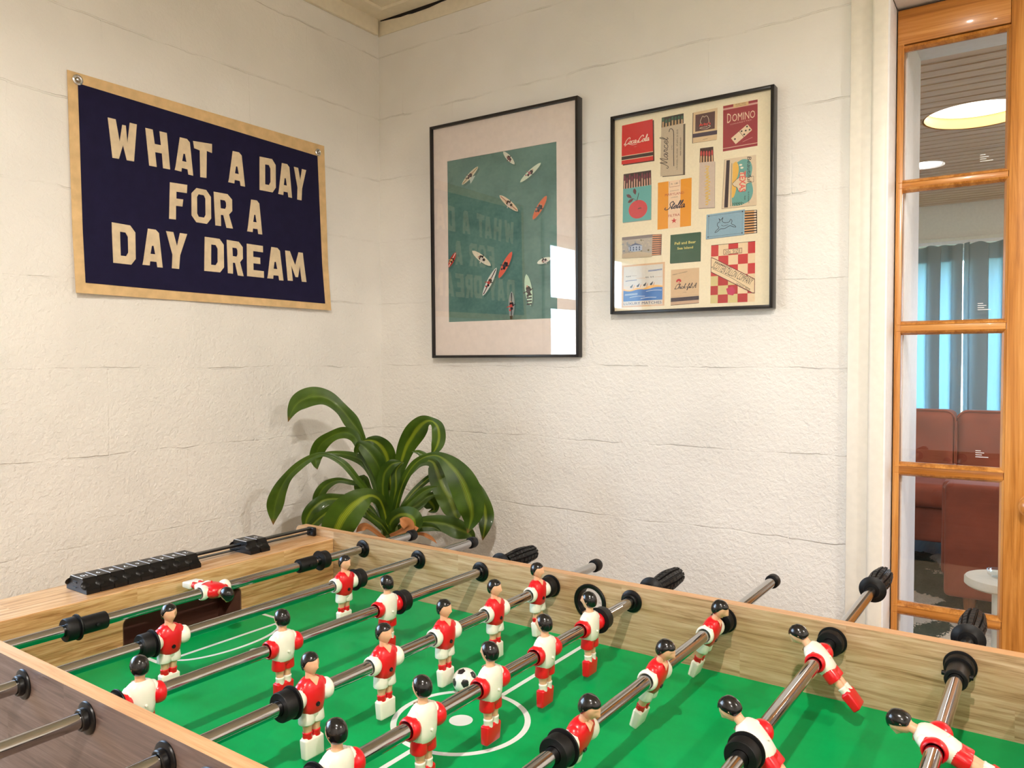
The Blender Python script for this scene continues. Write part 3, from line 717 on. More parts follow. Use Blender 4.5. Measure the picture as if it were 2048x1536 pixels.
# hand-drawn script letters: strokes on a 0..1 x-height grid (y up), advance
SCR = {
 'a': ([[(.75, .95), (.4, 1), (.1, .6), (.2, .1), (.5, .1), (.78, .9), (.75, .2), (.95, .05), (1.1, .3)]], 1.05),
 'c': ([[(.75, .8), (.55, 1), (.2, .8), (.1, .35), (.35, .02), (.7, .1), (.95, .4)]], .9),
 'e': ([[(.1, .4), (.5, .5), (.75, .8), (.5, 1), (.2, .7), (.15, .25), (.45, .0), (.9, .35)]], .85),
 'f': ([[(.0, .3), (.5, 1.2), (.75, 2.0), (.55, 2.1), (.4, 1.4), (.25, -.6), (.4, -.8), (.5, -.1), (.85, .4)]], .8),
 'h': ([[(.0, .4), (.5, 1.6), (.6, 2.1), (.4, 2.0), (.2, .0)], [(.22, .4), (.5, .95), (.75, .9), (.7, .1), (.95, .3)]], .95),
 'i': ([[(.0, .4), (.3, .95), (.25, .15), (.4, .0), (.6, .3)], [(.38, 1.4), (.46, 1.45), (.38, 1.5)]], .6),
 'k': ([[(.0, .4), (.5, 1.6), (.6, 2.1), (.4, 2.0), (.2, .0)], [(.25, .5), (.7, .95), (.35, .55), (.75, .05), (.95, .3)]], .95),
 'l': ([[(.0, .3), (.45, 1.3), (.5, 2.1), (.3, 2.1), (.2, .6), (.3, .0), (.6, .35)]], .6),
 'o': ([[(.5, 1), (.2, .8), (.12, .3), (.4, .0), (.7, .3), (.72, .8), (.5, 1), (.9, .85)]], .9),
 'r': ([[(.0, .2), (.25, 1.1), (.3, .9), (.55, .95), (.5, .2), (.85, .25)]], .8),
 't': ([[(.0, .3), (.4, 1.2), (.45, 1.8), (.3, .4), (.4, .0), (.7, .35)], [(.1, 1.25), (.75, 1.35)]], .65),
 '-': ([[(.1, .55), (.6, .65)]], .7),
 'C': ([[(1.3, 1.6), (1.2, 2.1), (.7, 2.1), (.1, 1.3), (.05, .5), (.4, .0), (.9, .1), (1.25, .5)], [(.2, -.1), (-.3, .1), (.0, .5)]], 1.25),
 'M': ([[(-.3, .3), (-.4, .0), (.0, -.1), (.4, 1.0), (.6, 2.1), (.75, .1), (1.1, 1.2), (1.5, 2.1), (1.4, .5), (1.5, .0), (1.8, .3)]], 1.8),
 'S': ([[(1.4, 1.7), (1.2, 2.2), (.7, 1.9), (.65, 1.4), (1.0, .8), (.8, .1), (.2, -.1), (-.3, .2), (-.1, .6)]], 1.25),
 'A': ([[(-.2, .2), (.1, -.1), (.7, 1.2), (1.1, 2.1), (1.15, .0), (1.4, .3)], [(.4, .8), (1.3, .9)]], 1.3),
}
def smooth(pts, n=5):
    out = []; P = [pts[0]]+list(pts)+[pts[-1]]
    for i in range(1, len(P)-2):
        for k in range(n):
            t = k/n; a, b, c, d = P[i-1], P[i], P[i+1], P[i+2]
            out.append(tuple(.5*((2*b[j])+(-a[j]+c[j])*t+(2*a[j]-5*b[j]+4*c[j]-d[j])*t*t+(-a[j]+3*b[j]-3*c[j]+d[j])*t**3) for j in (0, 1)))
    out.append(tuple(pts[-1])); return out
def script(card, txt, u, v, size, c, wd, asp=1., rot=0, slant=.35, stretch=1.):
    """size = x-height in card u units"""
    tot = sum(SCR[ch][1] for ch in txt)*size*stretch; x = -tot/2; a = math.radians(rot)
    for ch in txt:
        st, adv = SCR[ch]
        for s_ in st:
            P = []
            for (px, py) in smooth(s_, 4):
                X = x+px*size*stretch+py*size*slant; Y = -(py-.5)*size
                P.append((u+X*math.cos(a)-Y*math.sin(a), v+(X*math.sin(a)+Y*math.cos(a))/asp))
            card.line(P, wd, c, asp)
        x += adv*size*stretch

# -- left frame: surfers seen from above
K1 = 2.793
k1 = lambda p: (850+p[0]/K1, 180+p[1]/K1)
F1 = Frame('picture_frame', [(861.9, 255.5), (1156, 189.5), (1152.2, 714), (865.3, 716.3)], .022, .008, 'black framed aerial photo of surfers on teal water with a wide white mat')
F1.root.name = 'framed_picture'
aq = [F1.loc(*k1(p), PR) for p in ((128, 402), (741, 284), (735, 1273), (132, 1298))]
ax0 = (aq[0][0]+aq[3][0])/2; ax1 = (aq[1][0]+aq[2][0])/2; az0 = (aq[2][1]+aq[3][1])/2; az1 = (aq[0][1]+aq[1][1])/2
m = MB()
for (a0, a1, c0, c1) in ((-F1.in_w, ax0, -F1.in_h, F1.in_h), (ax1, F1.in_w, -F1.in_h, F1.in_h), (ax0, ax1, az1, F1.in_h), (ax0, ax1, -F1.in_h, az0)):
    m.box(a0, a1, PR-.0016, PR, c0, c1)
m.obj('mat', m_mat, F1.root)
tS = NT('teal_sea_print'); tS.bsdf((.1, .2, .2, 1), .6, spec=.3)
vS = tS.coord('Object', (1, 1, 1.3)); nS = tS.noise(vS, 9, 6, .6, .4); nS2 = tS.noise(vS, 90, 4, .6)
tS.l(tS.ramp(tS.math('MULTIPLY_ADD', nS2, .3, tS.math('MULTIPLY', nS, .7)), [(.3, srgb(66, 106, 104)), (.5, srgb(88, 130, 124)), (.72, srgb(108, 146, 138))]), tS.b.inputs['Base Color'])
P1 = Print()
P1.tri([(ax0, az1), (ax1, az1), (ax1, az0), (ax0, az0)], [[0, 1, 2, 3]], tS.m)
class Px:   # draws directly in crop pixels of a frame
    def __init__(s, fr, pr, conv): s.fr, s.pr, s.cv = fr, pr, conv
    def mp(s, x, y): return s.fr.loc(*s.cv((x, y)), PR)
    poly = Card.poly; line = Card.line; ell = Card.ell; text = Card.text
D1 = Px(F1, P1, k1)
def clampx(p): return (min(max(p[0], 130), 739), p[1])
def surf(x0, y0, x1, y1, w, c, body, stripe=None, dark=(38, 30, 34), blob=True):
    """a board from nose to tail with a rider"""
    P1.ly = 1
    dx, dy = x1-x0, y1-y0; L = math.hypot(dx, dy); tx, ty = dx/L, dy/L; nx, ny = -ty, tx
    sh = [(x0+dx*t+nx*w*.5*math.sin(PI*t)**.55*s+8, y0+dy*t+ny*w*.5*math.sin(PI*t)**.55*s+10) for s, ts in ((1, [i/14 for i in range(15)]), (-1, [1-i/14 for i in range(1, 14)])) for t in ts]
    D1.poly([clampx(p) for p in sh], (74, 112, 106))
    bd = [(x0+dx*t+nx*w*.5*math.sin(PI*t)**.55*s, y0+dy*t+ny*w*.5*math.sin(PI*t)**.55*s) for s, ts in ((1, [i/14 for i in range(15)]), (-1, [1-i/14 for i in range(1, 14)])) for t in ts]
    D1.poly([clampx(p) for p in bd], c)
    if stripe: D1.line([clampx((x0+dx*t, y0+dy*t)) for t in (.06, .3, .6, .94)], w*.16, stripe)
    if blob:
        q = .52; bx, by = x0+dx*q, y0+dy*q
        for (a, b_, r, cc) in ((-.06, 0, .34, dark), (.02, .05, .30, body), (.10, -.05, .22, dark), (.16, .22, .16, body), (-.02, -.30, .14, dark), (-.14, .1, .13, (196, 150, 128))):
            D1.ell(min(max(bx+tx*a*L+nx*b_*w, 134), 735), by+ty*a*L+ny*b_*w, r*w, r*w*1.1, cc, 12)
        D1.line([clampx((bx+nx*w*.1, by+ny*w*.1)), clampx((bx+nx*w*.75+tx*L*.06, by+ny*w*.75+ty*L*.06))], w*.13, body)
        D1.line([clampx((bx-nx*w*.1, by-ny*w*.1)), clampx((bx-nx*w*.65-tx*L*.05, by-ny*w*.65-ty*L*.05))], w*.12, dark)
surf(297, 427, 206, 530, 26, (214, 208, 184), (90, 66, 72), (150, 120, 70))
D1.poly([(250, 500), (262, 484), (282, 478), (270, 500), (255, 524)], (190, 206, 198))
surf(437, 344, 500, 415, 28, (222, 222, 208), (120, 60, 66))
surf(648, 406, 531, 516, 28, (214, 226, 206), (170, 96, 110))
surf(416, 588, 520, 678, 34, (226, 208, 184), (206, 190, 186), (178, 120, 96))
surf(680, 590, 602, 724, 34, (220, 108, 66), (60, 70, 90))
surf(172, 906, 131, 992, 24, (196, 54, 44), (220, 180, 120), (232, 226, 214))
surf(263, 898, 368, 982, 36, (230, 224, 204), (220, 214, 206))
surf(486, 902, 412, 1052, 34, (232, 106, 84), (70, 60, 70))
surf(400, 992, 322, 1150, 30, (226, 228, 224), (196, 70, 66), (70, 40, 52))
surf(626, 968, 704, 938, 30, (228, 234, 222), (200, 180, 176))
surf(566, 1028, 590, 1206, 40, (190, 220, 198), (70, 66, 72), None)
for k in range(4): D1.poly([(569, 1142+k*17), (597, 1139+k*17), (597, 1147+k*17), (569, 1150+k*17)], (40, 40, 44))
surf(484, 1124, 482, 1280, 34, (150, 158, 158), (206, 80, 70), (60, 60, 66))
D1.poly([(474, 1262), (490, 1260), (488, 1280), (476, 1281)], (24, 22, 26))
P1.m.obj('print', P1.mats, F1.root)

# -- right frame: thirteen matchbooks
K2 = 3.1333
k2 = lambda p: (1200+p[0]/K2, 150+p[1]/K2)
F2 = Frame('framed_picture', [(1222.3, 233.8), (1548.8, 167), (1544.6, 614), (1218.6, 630.2)], 0, 0, 'black framed poster of thirteen vintage matchbooks on a cream ground')
P2 = Print(); PAPER = (240, 226, 194)
P2.tri([(-F2.in_w, F2.in_h), (F2.in_w, F2.in_h), (F2.in_w, -F2.in_h), (-F2.in_w, -F2.in_h)], [[0, 1, 2, 3]], PAPER)
D2 = Px(F2, P2, k2)
def card(q, c=None, edge=None):
    P2.ly = 1
    k = Card(F2, P2, q, k2)
    if edge: D2.poly([(p[0]+edge[0], p[1]+edge[1]) for p in q], edge[2])
    if c: k.rect(0, 0, 1, 1, c)
    return k
CREAM = (232, 208, 176); INK = (36, 28, 40); TAN = (206, 180, 146)
def sticks(k, n, head, stick, bg, horiz=False, seed=1):
    k.rect(0, 0, 1, 1, bg); r = random.Random(seed)
    for i in range(n):
        a = (i+.5)/n; j = r.uniform(-.03, .03)
        if horiz:
            k.rect(0, a-.24/n, .9, a+.24/n, stick); k.ell(.86, a, .1, .3/n, head, 12)
        else:
            k.rect(a-.24/n, .3+j, a+.24/n, 1, stick); k.ell(a, .34+j*4, .36/n, .2, head, 12)
# 1 red book
k = card([(138, 318), (330, 276), (333, 533), (135, 562)], (212, 34, 40), (8, 6, (70, 26, 26)))
k.rect(0, .785, 1, .80, CREAM); k.rect(0, .80, 1, .885, (64, 44, 46)); k.rect(0, .885, 1, .90, CREAM)
script(k, 'Coca-Cola', .49, .47, .098, (244, 224, 206), .021, 1.32, 0, .3, .92)
k.line(smooth([(.10, .55), (.2, .50), (.36, .545), (.5, .53)]), .014, (244, 224, 206), 1.32); k.text('TRADE MARK', .45, .60, .012, (244, 200, 190), asp=.75)
# 2 tall tan box with green matches
k = card([(387, 268), (524, 240), (524, 304), (385, 332)]); sticks(k, 7, (52, 96, 78), (196, 160, 120), (40, 34, 34))
k = card([(384, 330), (522, 301), (520, 622), (378, 636)], (196, 178, 152), (13, 4, (96, 84, 76)))
k.text('1170 HOWELL MILL ROAD    ATLANTA, GA 30318', .745, .5, .035, INK, w=1.85, rot=-90, asp=2.35)
k.text('www.marcelatl.com', .875, .45, .035, INK, w=.84, rot=-90, asp=2.35)
script(k, 'Marcel', .24, .52, .17, INK, .026, 2.35, -90, .25, 1.35); k.text('LTD', .50, .44, .022, INK, rot=-90, asp=2.0, w=.16)
k.line(smooth([(.36, .12), (.42, .06), (.56, .12), (.58, .35), (.585, .6), (.60, .82)]), .03, INK, 2.35)
# 3 cream book with a brown panel
k = card([(585, 236), (737, 205), (733, 405), (582, 427)], (222, 192, 150), (-4, 2, (60, 40, 40)))
k.rect(.09, .09, .90, .64, (82, 46, 50)); k.rect(0, .70, 1, .83, (70, 56, 74)); k.line([(.42, .93), (.62, .92)], .012, (90, 60, 50), 1.3)
k.line(smooth([(.34, .42), (.30, .33), (.36, .22), (.40, .17), (.46, .22), (.50, .19), (.58, .2), (.64, .3), (.66, .42)]), .016, (236, 214, 190), 1.3)
k.line(smooth([(.62, .50), (.72, .54), (.56, .60), (.38, .58), (.28, .55), (.36, .535), (.60, .54)]), .016, (236, 214, 190), 1.3)
k.text("Arby's", .49, .455, .115, (226, 62, 54), w=.48, asp=1.3, bold=.02)
# 4 crimson packet
k = card([(772, 195), (988, 153), (987, 443), (770, 480)], (154, 34, 52))
k.rect(0, .055, 1, .095, (214, 160, 150)); k.rect(.30, .0, .74, .085, (222, 182, 130)); k.text('FILTER TIPPED', .52, .025, .02, INK, w=.3, asp=1.3); k.text('CIGARETTES', .52, .06, .016, INK, w=.3, asp=1.3)
k.text('D', .18, .29, .205, (236, 206, 178), w=.115, asp=1.35); k.text('OMINO', .60, .30, .165, (236, 206, 178), w=.66, asp=1.35); k.text('CIGARETTES', .52, .425, .022, (226, 170, 160), w=.62, rot=-3, asp=1.35)
def rot_pts(pts, cx, cy, a, asp):
    a = math.radians(a); return [(cx+(x*math.cos(a)-y*math.sin(a)), cy+(x*math.sin(a)+y*math.cos(a))/asp) for x, y in pts]
k.poly(rot_pts([(-.29, -.12), (.27, -.12), (.29, -.10), (.29, .10), (.27, .12), (-.29, .12)], .545, .69, -35, 1.35), (232, 204, 172))
k.line(rot_pts([(0, -.12), (0, .12)], .545, .69, -35, 1.35), .012, INK, 1.35)
for (x, y) in ((-.22, -.02), (.05, -.07), (.05, .06), (.145, 0), (.24, -.07), (.24, .06), (-.0, .0)):
    if (x, y) == (-.0, .0): continue
    (cx, cy), = rot_pts([(x, y)], .545, .69, -35, 1.35); k.ell(cx, cy, .027, .02, INK, 14)
k.line([(.58, .86), (.86, .80)], .010, (220, 160, 150), 1.35); k.rect(0, .93, 1, .945, (224, 180, 160))
# 5 slim box, red matches
k = card([(627, 460), (710, 449), (713, 541), (624, 549)]); sticks(k, 5, (196, 66, 66), (214, 172, 132), (60, 32, 30), seed=5)
k = card([(624, 549), (720, 540), (718, 829), (617, 835)], (206, 186, 170), (2, 5, (150, 134, 124)))
r_ = random.Random(3)
for i in range(13): v_ = .09+i*.066; k.line(smooth([(.34+r_.uniform(0, .1), v_), (.5, v_+r_.uniform(-.02, .02)), (.66+r_.uniform(-.08, .08), v_+.02), (.45, v_+.05), (.6, v_+.055)]), .045, (224, 186, 92), 2.9)
# 6 wide cream book with a state map
k = card([(782, 528), (978, 500), (982, 815), (765, 838)], (222, 200, 168), (-3, 3, (150, 130, 110)))
k.rect(.06, .03, .17, .985, (50, 38, 50))
k.poly(smooth([(.40, .10), (.60, .05), (.80, .10), (.88, .25), (.84, .45), (.90, .70), (.82, .88), (.62, .95), (.40, .97), (.28, .88), (.28, .2)], 4), (104, 166, 160))
k.poly(smooth([(.27, .12), (.38, .08), (.46, .2), (.44, .36), (.36, .5), (.40, .62), (.34, .78), (.27, .8)], 4), (236, 184, 86))
tx = [(.27, .52), (.40, .44), (.50, .40), (.50, .30), (.62, .31), (.66, .42), (.92, .42), (.92, .53), (.78, .535), (.70, .56), (.70, .68), (.58, .70), (.48, .69), (.42, .60), (.33, .57)]
k.poly(tx, (224, 202, 170)); k.line(tx+[tx[0]], .012, INK, 1.5)
for (a, b_) in ((.52, .16), (.56, .22)): k.ell(a, b_, .05, .02, (232, 226, 206))
k.text('TEXAS', .585, .50, .13, (230, 92, 84), w=.62, rot=90, asp=1.5, bold=.02)
k.text('Beautiful', .79, .27, .085, INK, w=.74, rot=90, asp=1.5, shear=.2)
k.text('BLUE BONNETS', .77, .83, .026, INK, w=.34, rot=90, asp=1.5); k.text('FROM', .66, .83, .026, INK, w=.12, rot=90, asp=1.5)
for i in range(5): k.line([(.30+i*.07, .97), (.31+i*.06, .90), (.35+i*.07, .94)], .02, (50, 96, 80), 1.5)
k.line([(.24, .10), (.25, .97)], .012, (60, 80, 56), 1.5)
# 7 teal box with a red fruit
k = card([(148, 622), (320, 596), (322, 690), (145, 716)]); sticks(k, 11, (120, 44, 66), (206, 160, 140), (52, 36, 34), seed=8)
k = card([(145, 715), (322, 687), (320, 905), (142, 925)], (98, 172, 168), (2, 4, (160, 150, 140)))
k.ell(.54, .66, .33, .27, (206, 66, 74), 36); k.line(smooth([(.50, .40), (.54, .28), (.56, .18)]), .022, (60, 46, 40), 1.2)
for (p, a) in (((.22, .24), 35), ((.42, .13), 78), ((.28, .38), -30)):
    k.poly(rot_pts([(-.12, 0), (-.06, -.05), (.02, -.055), (.12, 0), (.02, .055), (-.06, .05)], p[0], p[1], a, 1.2), (104, 62, 66))
k.line([(.22, .28), (.40, .34), (.50, .42)], .012, (70, 48, 46), 1.2); k.line([(.54, .65), (.62, .63), (.66, .645)], .03, (60, 60, 40), 1.2)
# 8 orange packet
k = card([(363, 676), (575, 643), (570, 945), (360, 970)], (234, 154, 36)); k.rect(.32, 0, .68, 1, (240, 208, 176))
k.line([(.35, .02), (.35, .13), (.65, .13), (.65, .02)], .010, (150, 50, 40), 1.4); k.text('Fr. 1.80', .5, .07, .035, INK, w=.20, asp=1.4)
k.text('ECHANTILLON', .5, .215, .016, INK, w=.26, asp=1.4); k.text('MARYLAND', .5, .285, .05, (176, 54, 50), w=.56, asp=1.4); k.text('LONDON', .5, .355, .018, INK, w=.2, asp=1.4)
script(k, 'Stella', .52, .56, .098, (30, 26, 54), .024, 1.4, 0, .45, 1.15); k.text('FILTRA', .5, .735, .05, (176, 54, 50), w=.34, asp=1.4)
st = []
for i in range(10): r = .09 if i % 2 == 0 else .035; st.append((.5+r*math.sin(i*PI/5), .85-r*math.cos(i*PI/5)/1.4))
k.poly(st, (200, 60, 58))
# 9 light blue box with a running hare
k = card([(905, 850), (984, 845), (985, 990), (905, 999)]); sticks(k, 9, (238, 212, 186), (224, 166, 106), (50, 38, 36), True)
k = card([(668, 876), (908, 842), (905, 999), (663, 1028)], (138, 172, 190), (0, 4, (130, 140, 146)))
k.line([(.06, .07), (.94, .07), (.94, .93), (.06, .93), (.06, .07)], .006, INK, .66)
for (a, b_) in ((.06, .07), (.94, .07), (.94, .93), (.06, .93)): k.ell(a, b_, .018, .025, INK, 10)
h_ = [(.26, .72), (.34, .60), (.30, .52), (.30, .42), (.36, .34), (.33, .22), (.38, .30), (.44, .20), (.42, .34), (.48, .42), (.60, .42), (.64, .32), (.68, .40), (.66, .50), (.74, .58), (.78, .66), (.72, .64), (.62, .58), (.50, .66), (.38, .66), (.30, .76), (.24, .78), (.26, .72)]
k.line(smooth(h_, 4), .012, INK, .66); k.line(smooth([(.40, .5), (.46, .56), (.58, .52)]), .008, INK, .66); k.ell(.36, .40, .008, .012, INK, 8)
# 10 grey box with a house
k = card([(328, 999), (388, 997), (384, 1128), (325, 1133)]); sticks(k, 10, (196, 120, 90), (224, 150, 110), (90, 74, 66), True)
k = card([(138, 1018), (330, 998), (326, 1138), (140, 1150)], (178, 168, 156)); k.rect(0, 0, 1, .14, (128, 118, 118))
r_ = random.Random(12)
for i in range(60):
    a, b_ = r_.uniform(.02, .98), r_.uniform(.18, .75); cc = (112, 104, 62) if a > .55 else (146, 150, 158)
    k.ell(a, b_, r_.uniform(.015, .045), r_.uniform(.02, .05), cc if r_.random() < .6 else (190, 180, 160), 8)
k.poly([(.22, .48), (.46, .36), (.68, .45), (.68, .68), (.45, .74), (.24, .66)], (176, 186, 204))
k.poly([(.20, .50), (.45, .32), (.70, .47), (.45, .42)], (96, 106, 136))
for i in range(4):
    for j in range(2): k.rect(.27+i*.10, .50+j*.10, .31+i*.10, .57+j*.10, (64, 74, 110))
k.ell(.45, .78, .10, .05, (120, 132, 160)); k.poly([(.0, .80), (.5, .72), (1, .84), (1, 1), (0, 1)], (196, 176, 148))
# 11 dark green book
k = card([(442, 1003), (631, 983), (628, 1165), (438, 1180)], (40, 84, 62), (3, 3, (26, 50, 40))); k.line([(0, .66), (1, .65)], .012, (60, 104, 80), 1.); k.line([(0, .68), (1, .67)], .008, (24, 60, 44), 1.)
k.text('Pell and Bear', .50, .32, .095, (226, 214, 120), w=.70, asp=1, bold=.01); k.text('Sea Island', .50, .50, .085, (226, 214, 120), w=.52, asp=1, bold=.01)
# 12 sea label
k = card([(138, 1195), (407, 1171), (403, 1445), (134, 1458)], (220, 178, 136)); k.rect(.045, .04, .955, .965, (224, 208, 186))
k.rect(.045, .04, .955, .50, (214, 206, 194)); k.poly(smooth([(.045, .56), (.2, .60), (.35, .55), (.5, .58), (.65, .52), (.8, .51), (.955, .54)], 3)+[(.955, .66), (.045, .66)], (240, 178, 80))
k.poly(smooth([(.045, .60), (.2, .625), (.4, .59), (.6, .60), (.8, .56), (.955, .57)], 3)+[(.955, .86), (.045, .86)], (30, 98, 172))
for i in range(3): k.line([(.62, .165+i*.012), (.78, .16+i*.012), (.94, .15+i*.012)], .008, (90, 110, 160), 1.); k.line([(.08, .69+i*.014), (.38, .68+i*.014)], .008, (190, 206, 220), 1.)
k.line([(.09, .38), (.2, .37), (.36, .365)], .014, (80, 96, 130), 1.); k.line([(.2, .26), (.36, .265)], .006, (150, 120, 90)); k.line([(.34, .33), (.56, .335)], .006, (220, 160, 90)); k.line([(.78, .33), (.94, .33)], .006, (200, 150, 100))
for x in (.10, .14, .18, .56, .60, .67, .72): k.line(smooth([(x, .28+(x > .5)*.05), (x+.02, .26+(x > .5)*.05), (x+.03, .29+(x > .5)*.05)]), .008, INK)
for i in range(4):
    x = .22+i*.155; y = .50-i*.012
    k.poly(smooth([(x, y+.05), (x-.02, y+.02), (x+.02, y-.01), (x+.05, y-.04), (x+.045, y+.0), (x+.03, y+.04)], 3), (50, 46, 52)); k.line([(x+.06, y+.06), (x+.09, y-.01)], .012, (210, 130, 50))
for (a, c_, y) in ((.20, .56, .76), (.46, .82, .80), (.58, .94, .64)): k.line(smooth([(a, y+.01), ((a+c_)/2, y-.01), (c_, y)]), .010, (224, 230, 232))
k.text('LUXURY MATCHES', .50, .915, .06, (30, 54, 96), w=.88, asp=1.)
# 13 tan book with a script logo
k = card([(445, 1221), (622, 1207), (620, 1430), (443, 1445)], (214, 180, 140), (0, 0, (214, 180, 140))); k.rect(0, .79, 1, .90, (44, 28, 44)); k.rect(0, .90, 1, .985, (198, 162, 132)); k.rect(0, .985, 1, 1, (90, 60, 50)); k.line([(0, .76), (1, .755)], .008, (170, 136, 104), 1.25)
k.text('TREAT YOURSELF', .32, .115, .028, INK, w=.54, rot=-9, asp=1.25)
script(k, 'Chick-fil-A', .52, .52, .078, INK, .018, 1.25, 0, .3, 1.0); k.text('1946', .5, .66, .014, INK, asp=1.25, w=.12)
for i in range(5): a = -1.2+i*.6; k.ell(.285+.065*math.sin(a), .35-.05*math.cos(a), .032, .032, (196, 36, 44), 12)
k.line([(.29, .36), (.33, .42)], .02, (196, 36, 44), 1.25)
# 14 chequered label
k = card([(697, 1070), (973, 1043), (970, 1420), (692, 1432)], (236, 208, 168), (0, -3, (70, 44, 40)))
xs = [0, .17, .40, .62, .84, 1.0]; ys = [0, .19, .355, .53, .70, .855, 1.0]
for j in range(6):
    for i in range(5):
        if (i+j) % 2 == 0: k.rect(xs[i], ys[j], xs[i+1], ys[j+1], (200, 50, 54) if j < 3 else (182, 34, 40))
        elif j > 2 and i < 3: k.rect(xs[i], ys[j], xs[i+1], ys[j+1], (214, 196, 134))
k.rect(.29, .085, .71, .175, (110, 40, 40)); k.rect(.30, .093, .70, .167, (236, 208, 168)); k.text('20c SIZE', .50, .13, .055, INK, w=.35, asp=1.35)
bn = [(.0, .20), (.05, .21), (1.0, .62), (1.0, .86), (.95, .86), (.0, .46)]
k.poly(bn, (110, 40, 40)); k.poly([(.012, .216), (.055, .226), (.988, .628), (.988, .848), (.95, .845), (.012, .45)], (234, 208, 168))
k.text('SCOTTEN DILLON COMPANY', .50, .50, .12, (44, 34, 34), w=1.0, rot=27.5, asp=1.35, shear=.12)
k.text('MANUFACTURED BY', .29, .352, .028, (44, 34, 34), w=.42, rot=27.5, asp=1.35); k.text('DETROIT, MICH.', .74, .745, .04, (44, 34, 34), w=.36, rot=27.5, asp=1.35)
k.line([(.04, .40), (.30, .50), (.52, .60), (.9, .79)], .008, (44, 34, 34), 1.35)
k.poly([(.36, .76), (.50, .72), (.58, .80), (.52, .88), (.40, .86)], (196, 40, 90))
P2.m.obj('print', P2.mats, F2.root)
# ------------------------------------------------------------------ foosball table (u along, v toward the camera)
TX, TY, TA = .5736, -.7441, -.0145
ZTOP, ZROD, ZPF, ZEND = .8374, .8134, .7319, .8225
SP, U1, W, TH, TF = .1524, .0886, .6834, .0185, .0195
LEN = 2*(U1+3.5*SP)          # inner length
TM = T(TX, TY, 0) @ RZ(TA); TMi = TM.inverted()
def tpt(u, v, z): return TM @ Vector((u, -v, z))
def onU(px, py, u):
    o = TMi @ CAMP; d = TMi.to_3x3() @ ray(px, py); t = (u-o.x)/d.x; p = o+d*t; return (-p.y, p.z)
m_oak = wood('light_oak_veneer', srgb(134, 100, 66), srgb(184, 150, 112), srgb(206, 178, 144), 'X', 1.5, (.34, .07), .34, .15, .2, .12, 1.2)
m_oakY = wood('light_oak_veneer_end', srgb(160, 108, 62), srgb(206, 156, 104), srgb(228, 188, 144), 'Y', 1.5, (.30, .055), .34, .15, .2, .2, 1.4)
m_walnut = wood('dark_oak_veneer', srgb(84, 66, 60), srgb(118, 98, 90), srgb(146, 126, 118), 'X', 1., (.34, .07), .4, .1, .15, .3)
m_edge = wood('maple_edge_band', srgb(180, 126, 80), srgb(206, 156, 108), srgb(222, 178, 132), 'X', 1.2, None, .4, .1, .12)
m_goal = simple('goal_brown', srgb(112, 74, 60), .5)
m_plas = simple('black_plastic', srgb(13, 12, 14), .34, spec=.35)
m_rub = simple('black_rubber', srgb(15, 14, 15), .48, spec=.3, grain=.1)
m_chr = NT('chrome'); m_chr.bsdf((.44, .43, .43, 1), .11, 1.); m_chr = m_chr.m
tG = NT('green_pitch'); tG.bsdf(srgb(0, 138, 72), .36, spec=.08); nG = tG.noise(tG.coord('Object', (1, 3, 1)), 14, 4)
tG.l(tG.ramp(nG, [(.3, srgb(0, 156, 80)), (.7, srgb(0, 163, 86))]), tG.b.inputs['Base Color'])
m_line = simple('pitch_line_white', srgb(226, 230, 224), .4)
table = empty('foosball_table', (TX, TY, 0), TA); tag(table, 'oak veneer foosball table with green pitch in the foreground', 'foosball table')
UE = .118      # end panel thickness (box section)
EX0, EX1 = -.122, LEN+.122
def side(v0, v1, name, outer_mat, hole):
    """side panel between v0 and v1: 0 oak inside, 1 dark outside, 2 edge banding"""
    b = bmesh.new(); r = .014; zb = .60
    pts = [(EX0, zb), (EX1, zb)]
    for (cx, cz, a0) in ((EX1-r, ZTOP-r, 0), (EX0+r, ZTOP-r, PI/2)):
        for k in range(7): a = a0+k*PI/12; pts.append((cx+r*math.cos(a), cz+r*math.sin(a)))
    vs = [b.verts.new((x, -v0, z)) for x, z in pts]; f = b.faces.new(vs)
    g = bmesh.ops.extrude_face_region(b, geom=[f]); bmesh.ops.translate(b, vec=(0, -(v1-v0), 0), verts=[e for e in g['geom'] if isinstance(e, bmesh.types.BMVert)])
    bmesh.ops.recalc_face_normals(b, faces=b.faces)
    m = MB().bm(b); o = m.obj(name, [m_oak, m_walnut, m_edge], table)
    cut = MB()
    for k in range(8): cut.lathe([(.0105, -.1), (.0105, .1)], 24, mtx=T(U1+k*SP, -(v0+v1)/2, ZROD), axis='Y')
    if hole: cut.lathe([(.0235, -.1), (.0235, .1)], 40, mtx=T(LEN/2, -(v0+v1)/2, .7985), axis='Y')
    c = cut.obj('cutter', m_oak); c.matrix_world = TM; boolean(o, c)
    for p in o.data.polygons:
        n = p.normal
        if abs(n.y) < .5: p.material_index = 2 if (p.center.z > ZTOP-.03 and n.z > -.5 and math.hypot(0, n.z) > .1) or abs(n.x) > .9 else 0
        else: p.material_index = 1 if (n.y > 0) == outer_mat else 0
    return o
bpy.context.view_layer.update()
side(-TF, 0, 'side_panel', True, True)
side(W, W+TH, 'side_panel', False, True)
GV0, GV1, GZ = .2285, .4545, .777
